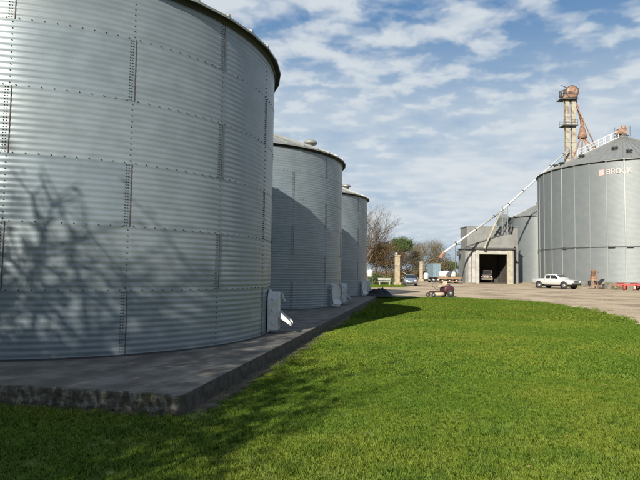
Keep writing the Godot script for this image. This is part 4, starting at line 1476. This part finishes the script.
func build_objects() -> void:
	var s: SurfaceTool
	make_pickup(G(30.2, 68.2), Vector2(0.50, -0.866))
	make_car(G(12.15, 71.4), Vector2(-0.10, 0.99) * Vector2(1, -1))
	make_truck(G(31.0, 99.4) + Vector3(0, 0.06, 0), Vector2(-0.25, -0.97))
	make_mower(G(9.0, 39.2), Vector2(-0.93, -0.36))
	# gate pillars
	var k := 0
	for q in [[10.55, 72.3, "tall tan gate pillar with a dark band, beside the silver-blue hatchback"], [21.35, 112.0, "tan gate pillar with bare top standing by the brown trees"]]:
		var o := thing("gate_pillar", q[2], "pillar", G(q[0], q[1]), 0.0, "tan gate pillars")
		s = st_new()
		box(s, Vector3(0, 0.12, 0), Vector3(0.95, 0.5, 0.95), Basis.IDENTITY, 0.03)
		part("plinth", s, M.pillar, o)
		s = st_new()
		box(s, Vector3(0, 2.1, 0), Vector3(0.66, 3.6, 0.66), Basis.IDENTITY, 0.04)
		part("shaft", s, M.pillar, o)
		s = st_new()
		box(s, Vector3(0, 3.98, 0), Vector3(0.78, 0.18, 0.78), Basis.IDENTITY, 0.04)
		part("capstone", s, M.pillar, o)
		if k == 0:
			s = st_new()
			box(s, Vector3(0, 2.62, 0), Vector3(0.70, 0.12, 0.70), Basis.IDENTITY, 0.01)
			part("band", s, M.steel_dark, o)
			s = st_new(true)
			lathe(s, Vector3(-0.12, 4.05, 0), [Vector2(0.06, 0.0), Vector2(0.17, 0.1), Vector2(0.19, 0.22), Vector2(0.12, 0.34), Vector2(0.0, 0.38)], 12)
			part("lamp_globe", s, M.white_paint, o)
		k += 1
	# barrier pole leaning from the near pillar
	var bp := thing("barrier_pole", "thin pale barrier pole slanting down from the tan pillar behind the hatchback", "barrier", G(11.0, 73.2))
	s = st_new(true)
	tube(s, Vector3(0, 2.05, 0), Vector3(2.2, 0.75, 0.2), 0.05, 0.04, 8)
	part("pole", s, M.cream, bp)
	s = st_new()
	tube(s, Vector3(2.2, -0.1, 0.2), Vector3(2.2, 0.85, 0.2), 0.06, 0.06, 8)
	part("rest_post", s, M.steel_dark, bp)
	# garden bench and white drum on the verge
	var be := thing("garden_bench", "low white garden bench on the verge left of the tan pillar", "bench", G(8.6, 70.5))
	s = st_new()
	for i in 3:
		s = st_new()
		box(s, Vector3(0, 0.52, -0.16 + i * 0.16), Vector3(1.7, 0.06, 0.13), Basis.IDENTITY, 0.01)
		part("seat_slat", s, M.white_paint, be)
	for i in 2:
		s = st_new()
		box(s, Vector3(0, 0.74 + i * 0.16, 0.26 * -1.0), Vector3(1.7, 0.11, 0.04), Basis.IDENTITY, 0.01)
		part("back_slat", s, M.white_paint, be)
	for x in [-0.65, 0.65]:
		s = st_new()
		box(s, Vector3(x, 0.24, 0), Vector3(0.14, 0.52, 0.42), Basis.IDENTITY, 0.02)
		part("leg", s, M.white_paint, be)
	var dr := thing("water_drum", "round white drum on a stand at the end of the far bin", "drum", G(6.55, 69.0))
	s = st_new(true)
	lathe(s, Vector3(0, 1.15, 0), [Vector2(0.0, 0.0), Vector2(0.36, 0.0), Vector2(0.38, 0.05), Vector2(0.38, 0.45), Vector2(0.40, 0.48), Vector2(0.38, 0.52), Vector2(0.36, 0.85), Vector2(0.0, 0.9)], 18)
	part("barrel", s, M.tarp, dr)
	s = st_new()
	for x in [-0.3, 0.3]:
		for z in [-0.3, 0.3]:
			box(s, Vector3(x, 0.55, z), Vector3(0.07, 1.2, 0.07))
	part("stand", s, M.steel_dark, dr)
	# pile of dark sheeting at the end of the pad, blackened for its shade
	rng.seed = 77
	var pile := thing("tarpaulin_pile", "heap of crumpled dark sheeting blackened for shade at the far pad edge", "tarpaulin", P(4.05, PAD_TOP, 36.2))
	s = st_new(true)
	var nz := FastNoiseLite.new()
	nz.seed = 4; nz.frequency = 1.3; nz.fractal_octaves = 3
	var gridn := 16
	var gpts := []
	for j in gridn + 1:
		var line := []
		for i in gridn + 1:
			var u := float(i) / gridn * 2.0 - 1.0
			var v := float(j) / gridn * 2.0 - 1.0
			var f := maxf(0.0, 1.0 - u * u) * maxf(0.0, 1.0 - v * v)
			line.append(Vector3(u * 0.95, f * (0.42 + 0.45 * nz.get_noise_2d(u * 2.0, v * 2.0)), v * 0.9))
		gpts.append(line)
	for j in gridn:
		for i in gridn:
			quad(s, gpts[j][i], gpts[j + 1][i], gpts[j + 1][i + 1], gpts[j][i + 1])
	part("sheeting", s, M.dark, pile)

	# flat trailer at the loading place, with a white covered load and a blue box wagon behind it
	var tr := thing("flat_trailer", "brown plank flat trailer parked beneath the lower end of the white spout", "trailer", G(22.6, 93.0), -0.12)
	for i in 6:
		s = st_new()
		box(s, Vector3(0, 1.0, 1.05 - i * 0.42), Vector3(3.9, 0.12, 0.40), Basis.IDENTITY, 0.015)
		part("deck_plank", s, M.deck, tr)
	s = st_new()
	box(s, Vector3(0, 0.80, 1.28), Vector3(3.9, 0.26, 0.10))
	box(s, Vector3(0, 0.80, -1.28), Vector3(3.9, 0.26, 0.10))
	box(s, Vector3(-1.9, 0.80, 0), Vector3(0.1, 0.26, 2.46))
	box(s, Vector3(1.9, 0.80, 0), Vector3(0.1, 0.26, 2.46))
	part("frame", s, M.deck, tr)
	for x in [-1.2, 0.0, 1.2]:
		wheel(tr, Vector3(x, 0.36, 1.0), 0.36, 0.24, 1.0)
		wheel(tr, Vector3(x, 0.36, -1.0), 0.36, 0.24, 1.0)
	s = st_new()
	box(s, Vector3(0, 0.34, 1.35), Vector3(4.0, 0.14, 0.10), Basis.IDENTITY, 0.02)
	part("bumper_bar", s, M.deck, tr)
	var ld := thing("covered_load", "white sheeted load lying on the brown flat trailer", "load", G(22.3, 93.0) + Vector3(0, 1.062, 0), -0.12)
	s = st_new(true)
	loft(s, [sec(-1.45, 0.75, 0.0, 0.75, 0.08), sec(-1.3, 0.95, 0.0, 1.02, 0.12, 0.08), sec(-0.3, 0.98, 0.0, 1.10, 0.12, 0.1), sec(0.5, 0.98, 0.0, 1.0, 0.12, 0.1), sec(1.2, 0.95, 0.0, 0.98, 0.12, 0.1), sec(1.35, 0.75, 0.0, 0.7, 0.08)])
	part("sheet", s, M.tarp, ld)
	s = st_new()
	for x in [-0.8, 0.1, 0.9]:
		box(s, Vector3(x, 1.09, 0), Vector3(0.05, 0.02, 1.5))
	part("strap", s, M.steel_dark, ld)
	var bw := thing("box_wagon", "pale blue high-sided box wagon standing behind the white sheeted load", "wagon", G(22.0, 98.5), 0.1)
	s = st_new()
	box(s, Vector3(-0.85, 2.2, 0), Vector3(1.4, 2.5, 3.6), Basis.IDENTITY, 0.05)
	part("box", s, M.blue, bw)
	for i in 4:
		s = st_new()
		box(s, Vector3(-1.45 + i * 0.4, 2.2, 1.84), Vector3(0.09, 2.5, 0.07))
		part("side_stake", s, M.blue, bw)
	for x in [-1.3, -0.4]:
		for z in [-1.3, 1.3]:
			wheel(bw, Vector3(x, 0.45, z), 0.45, 0.28, 1.0)
	s = st_new()
	box(s, Vector3(-0.85, 0.85, 0), Vector3(1.3, 0.2, 3.2))
	part("chassis", s, M.dark, bw)
	# white post box left of the wagon
	var wb := thing("white_tank", "small white tank on legs left of the blue box wagon", "tank", G(19.3, 96.5))
	s = st_new(true)
	lathe(s, Vector3(0, 0.55, 0), [Vector2(0.0, 0.0), Vector2(0.42, 0.05), Vector2(0.45, 0.15), Vector2(0.45, 0.95), Vector2(0.3, 1.15), Vector2(0.0, 1.2)], 16)
	part("vessel", s, M.tarp, wb)
	s = st_new()
	for x in [-0.3, 0.3]:
		for z in [-0.3, 0.3]:
			box(s, Vector3(x, 0.3, z), Vector3(0.06, 0.75, 0.06))
	part("stand", s, M.steel_dark, wb)
	# utility pole with crossarm
	for q in [[24.9, 97.5, 7.6, "thin dark utility pole with crossarm beside the tall grey building"]]:
		var up := thing("utility_pole", q[3], "utility pole", G(q[0], q[1]))
		s = st_new(true)
		tube(s, Vector3(0, -0.2, 0), Vector3(0, q[2], 0), 0.13, 0.09, 8)
		part("post", s, M.pole, up)
		s = st_new()
		box(s, Vector3(0.2, q[2] - 0.6, 0), Vector3(1.5, 0.1, 0.1))
		box(s, Vector3(0.45, q[2] - 2.2, 0.1), Vector3(0.5, 0.9, 0.4), Basis.IDENTITY, 0.08)
		part("crossarm", s, M.steel_dark, up)

	# rusty orange auger engine stand in front of the largest bin
	var au := thing("rusty_auger_drive", "upright rusty orange auger drive with a black scoop, right of the pickup", "machine", G(35.3, 68.6), 0.15)
	for q in [[-0.5, 0.3], [0.42, 0.3], [-0.5, -0.3], [0.42, -0.3]]:
		s = st_new()
		beam(s, Vector3(q[0], -0.05, q[1]), Vector3(q[0] * 0.6, 1.35, q[1] * 0.7), 0.10, 0.10)
		part("leg", s, M.rust, au)
	s = st_new()
	box(s, Vector3(-0.05, 1.15, 0), Vector3(0.72, 0.16, 0.6), Basis.IDENTITY, 0.02)
	box(s, Vector3(-0.05, 0.45, 0.22), Vector3(0.9, 0.12, 0.1))
	part("frame", s, M.rust, au)
	s = st_new()
	box(s, Vector3(-0.05, 1.48, 0), Vector3(0.62, 0.50, 0.52), Basis.IDENTITY, 0.05)
	box(s, Vector3(-0.05, 1.76, 0), Vector3(0.74, 0.06, 0.62), Basis.IDENTITY, 0.01)
	part("gearbox", s, M.rust, au)
	s = st_new()
	tube(s, Vector3(-0.05, 1.79, 0), Vector3(-0.05, 2.36, 0), 0.24, 0.24, 14)
	for i in 6:
		tube(s, Vector3(-0.05, 1.86 + i * 0.08, 0), Vector3(-0.05, 1.89 + i * 0.08, 0), 0.29, 0.29, 14)
	tube(s, Vector3(-0.05, 2.36, 0), Vector3(-0.05, 2.48, 0), 0.27, 0.16, 14)
	part("motor", s, M.rust, au)
	s = st_new()
	tube(s, Vector3(-0.55, 2.3, 0), Vector3(0.75, 2.12, 0), 0.05, 0.05, 8)
	tube(s, Vector3(0.32, 1.4, 0.1), Vector3(0.55, 2.2, 0.1), 0.05, 0.05, 8)
	part("crank_bar", s, M.rust, au)
	s = st_new()
	# scoop: open wedge tray
	prism(s, PackedVector2Array([Vector2(0.35, 0.45), Vector2(0.75, 0.5), Vector2(1.35, 1.25), Vector2(1.28, 1.3), Vector2(0.85, 0.95), Vector2(0.35, 0.95)]), -0.3, 0.3)
	part("scoop", s, M.dark, au)
	s = st_new()
	box(s, Vector3(-0.62, 0.75, 0), Vector3(0.2, 0.6, 0.4), Basis.IDENTITY, 0.03)
	part("control_box", s, M.dark, au)
	# concrete block
	s = st_new()
	box(s, Vector3(0, 0.32, 0), Vector3(0.95, 0.66, 0.7), Basis.IDENTITY, 0.04)
	var blk := part("concrete_block", s, M.concrete)
	blk.position = G(37.6, 69.6)
	tag(blk, "grey-green concrete block between rusty auger drive and red harrow", "block")
	# red harrow lying along the bin
	var ha := thing("red_harrow", "faded red farm harrow lying on the gravel before the largest bin", "harrow", G(39.0, 65.0), -0.25)
	for z in [-0.7, 0.0, 0.7]:
		s = st_new()
		beam(s, Vector3(-2.6, 0.62 + 0.1 * z, z), Vector3(3.6, 0.66 + 0.12 * z, z), 0.16, 0.16)
		part("beam", s, M.red, ha)
	for x in [-2.2, -0.7, 0.9, 2.5]:
		s = st_new()
		beam(s, Vector3(x, 0.78, -0.9), Vector3(x + 0.3, 0.82, 0.9), 0.12, 0.12)
		part("cross_beam", s, M.red, ha)
	for i in 11:
		s = st_new(true)
		var x := -2.5 + i * 0.56
		lathe(s, Vector3(x, 0.30, 0.75 if i % 2 else -0.5), [Vector2(0.0, 0.06), Vector2(0.18, 0.03), Vector2(0.30, -0.03), Vector2(0.18, -0.01), Vector2(0.0, 0.02)], 16, Basis(Vector3.BACK, PI / 2.0) * Basis(Vector3.RIGHT, 0.3))
		part("disc", s, M.red if i % 3 else M.tan_seat, ha)
	s = st_new()
	beam(s, Vector3(-2.6, 0.65, -0.7), Vector3(-3.3, 0.40, 0.0), 0.12, 0.12)
	beam(s, Vector3(-2.6, 0.65, 0.7), Vector3(-3.3, 0.40, 0.0), 0.12, 0.12)
	part("drawbar", s, M.deck, ha)
	s = st_new(true)
	loft(s, [sec(0.6, 0.4, 0.80, 1.05, 0.05), sec(1.4, 0.45, 0.82, 1.12, 0.06), sec(2.2, 0.4, 0.85, 1.02, 0.05)])
	part("guard", s, M.red, ha)
	for z in [-1.1, 1.1]:
		wheel(ha, Vector3(0.1, 0.34, z), 0.34, 0.2, 1.0)

func build_trees() -> void:
	var brown := [Color(0.13, 0.07, 0.035), Color(0.16, 0.09, 0.045), Color(0.10, 0.065, 0.03), Color(0.12, 0.10, 0.04)]
	var olive := [Color(0.15, 0.11, 0.045), Color(0.12, 0.10, 0.04), Color(0.17, 0.10, 0.05), Color(0.10, 0.10, 0.04)]
	var green := [Color(0.045, 0.075, 0.02), Color(0.06, 0.10, 0.025), Color(0.08, 0.11, 0.035)]
	var faded := [Color(0.16, 0.13, 0.09), Color(0.20, 0.16, 0.11), Color(0.13, 0.11, 0.08)]
	var grp := "autumn trees beyond the yard"
	# the bare tree behind the camera whose shadow lies on the bin and the grass
	make_tree("bare_tree", "broad leafless tree casting branch shadows on the nearest bin", P(-8.3, 0, -0.8), 7.9, 501, 6, 0.72, 0.05, 900, 0.08, brown, 0.2, "", 0.30)
	make_tree("shade_tree", "leafy tree behind the lawn shading the foot of the nearest bin", P(-12.7, 0, -11.7), 12.7, 502, 5, 0.72, 0.02, 2000, 0.15, olive, 0.25, "trees shading the near lawn")
	make_tree("shade_tree", "leafy tree shading the wall of the nearest bin below its seams", P(-15.2, 0, -12.4), 13.2, 503, 5, 0.72, 0.02, 2600, 0.15, olive, 0.25, "trees shading the near lawn")
	make_tree("shade_tree", "bushy leafy tree shading the lowest course of the nearest bin", P(-9.1, 0, -2.9), 7.1, 505, 5, 0.8, 0.0, 12000, 0.11, olive, 0.26, "trees shading the near lawn")
	make_tree("shade_tree", "small leafy tree shading the grass before the broken pad edge", P(-6.2, 0, -1.6), 5.2, 504, 5, 0.85, 0.0, 5200, 0.11, olive, 0.22, "trees shading the near lawn")
	make_tree("bare_tree", "tall leafless tree showing past the edge of the far bin", P(7.0, gh(82), 82.0), 12.4, 311, 6, 0.55, 0.14, 0, 0.1, brown, 0.3, "")
	make_tree("brown_tree", "low russet-leaved tree below the tall leafless tree", G(9.2, 86.0), 7.4, 321, 4, 0.75, 0.05, 20000, 0.075, brown, 0.55, grp)
	make_tree("brown_tree", "russet tree whose crown stands just left of the banded pillar", G(11.4, 92.0), 6.6, 322, 4, 0.8, 0.03, 20000, 0.075, brown, 0.55, grp)
	round_tree("evergreen_tree", "dark green rounded tree overtopping the russet trees by the pillar", G(17.2, 113.0), 9.3, Vector3(2.7, 1.9, 2.4), 331, 26000, 0.11, green, grp)
	make_tree("olive_tree", "olive-brown tree right behind the parked hatchback", G(20.0, 119.0), 7.2, 341, 4, 0.75, 0.05, 18000, 0.08, olive, 0.6, grp)
	make_tree("olive_tree", "olive-brown tree rising behind the bare-topped pillar", G(25.4, 128.0), 9.0, 342, 4, 0.7, 0.06, 18000, 0.09, olive, 0.7, grp)
	make_tree("faded_tree", "thin greyish tree between far pillar and blue wagon", G(28.6, 132.0), 6.8, 351, 4, 0.75, 0.05, 7000, 0.13, faded, 0.7, grp)
	round_tree("evergreen_tree", "small green tree peeping over the white sheeted load", G(35.0, 142.0), 5.2, Vector3(2.0, 1.4, 1.8), 361, 8000, 0.14, green, grp)
	make_bush("hedge_bush", "dark green bush at the foot of the russet trees", G(8.2, 76.0), Vector3(1.9, 1.0, 1.0), 371, 1600, 0.14, green, "bushes under the russet trees")
	make_bush("russet_bush", "russet undergrowth left of the banded pillar", G(10.0, 82.0), Vector3(2.4, 1.6, 1.2), 372, 6000, 0.09, brown, "bushes under the russet trees")
	make_bush("olive_bush", "olive undergrowth behind the hatchback", G(14.6, 93.0), Vector3(1.9, 1.5, 1.2), 373, 6000, 0.09, olive, "bushes under the russet trees")
	make_bush("faded_bush", "pale scrub at the foot of the far pillar", G(24.4, 122.0), Vector3(2.6, 1.5, 1.4), 374, 2200, 0.19, faded, "bushes under the russet trees")
	make_bush("weed_clump", "pale green weeds growing beside the rusty auger drive", G(33.4, 70.5), Vector3(0.9, 0.45, 0.5), 375, 700, 0.09, [Color(0.13, 0.15, 0.05), Color(0.17, 0.16, 0.07)], "weeds along the bin base")
	make_bush("weed_clump", "pale green weeds growing behind the concrete block", G(38.6, 71.0), Vector3(1.4, 0.4, 0.5), 376, 800, 0.09, [Color(0.13, 0.15, 0.05), Color(0.17, 0.16, 0.07)], "weeds along the bin base")
	# distant wood closing the view
	rng.seed = 91
	var vs := PackedVector3Array()
	var ns := PackedVector3Array()
	var cs := PackedColorArray()
	for i in 130:
		var x := rng.randf_range(-60, 330)
		var d := rng.randf_range(300, 360)
		var hgt := rng.randf_range(5.0, 8.5)
		for k in 90:
			var p := Vector3(x + rng.randfn() * 2.2, gh(d) + absf(rng.randfn()) * 0.42 * hgt + 0.2, -d + rng.randfn() * 1.6)
			var c: Color = olive[rng.randi() % 4] if rng.randf() < 0.7 else faded[rng.randi() % 3]
			leaf_quad(vs, ns, cs, p, 0.75, c)
	var wood := put("distant_wood", arrays_mesh(vs, ns, cs), M.leaf)
	tag(wood, "far olive-grey belt of woodland along the horizon", "wood")
	wood.set_meta("kind", "stuff")
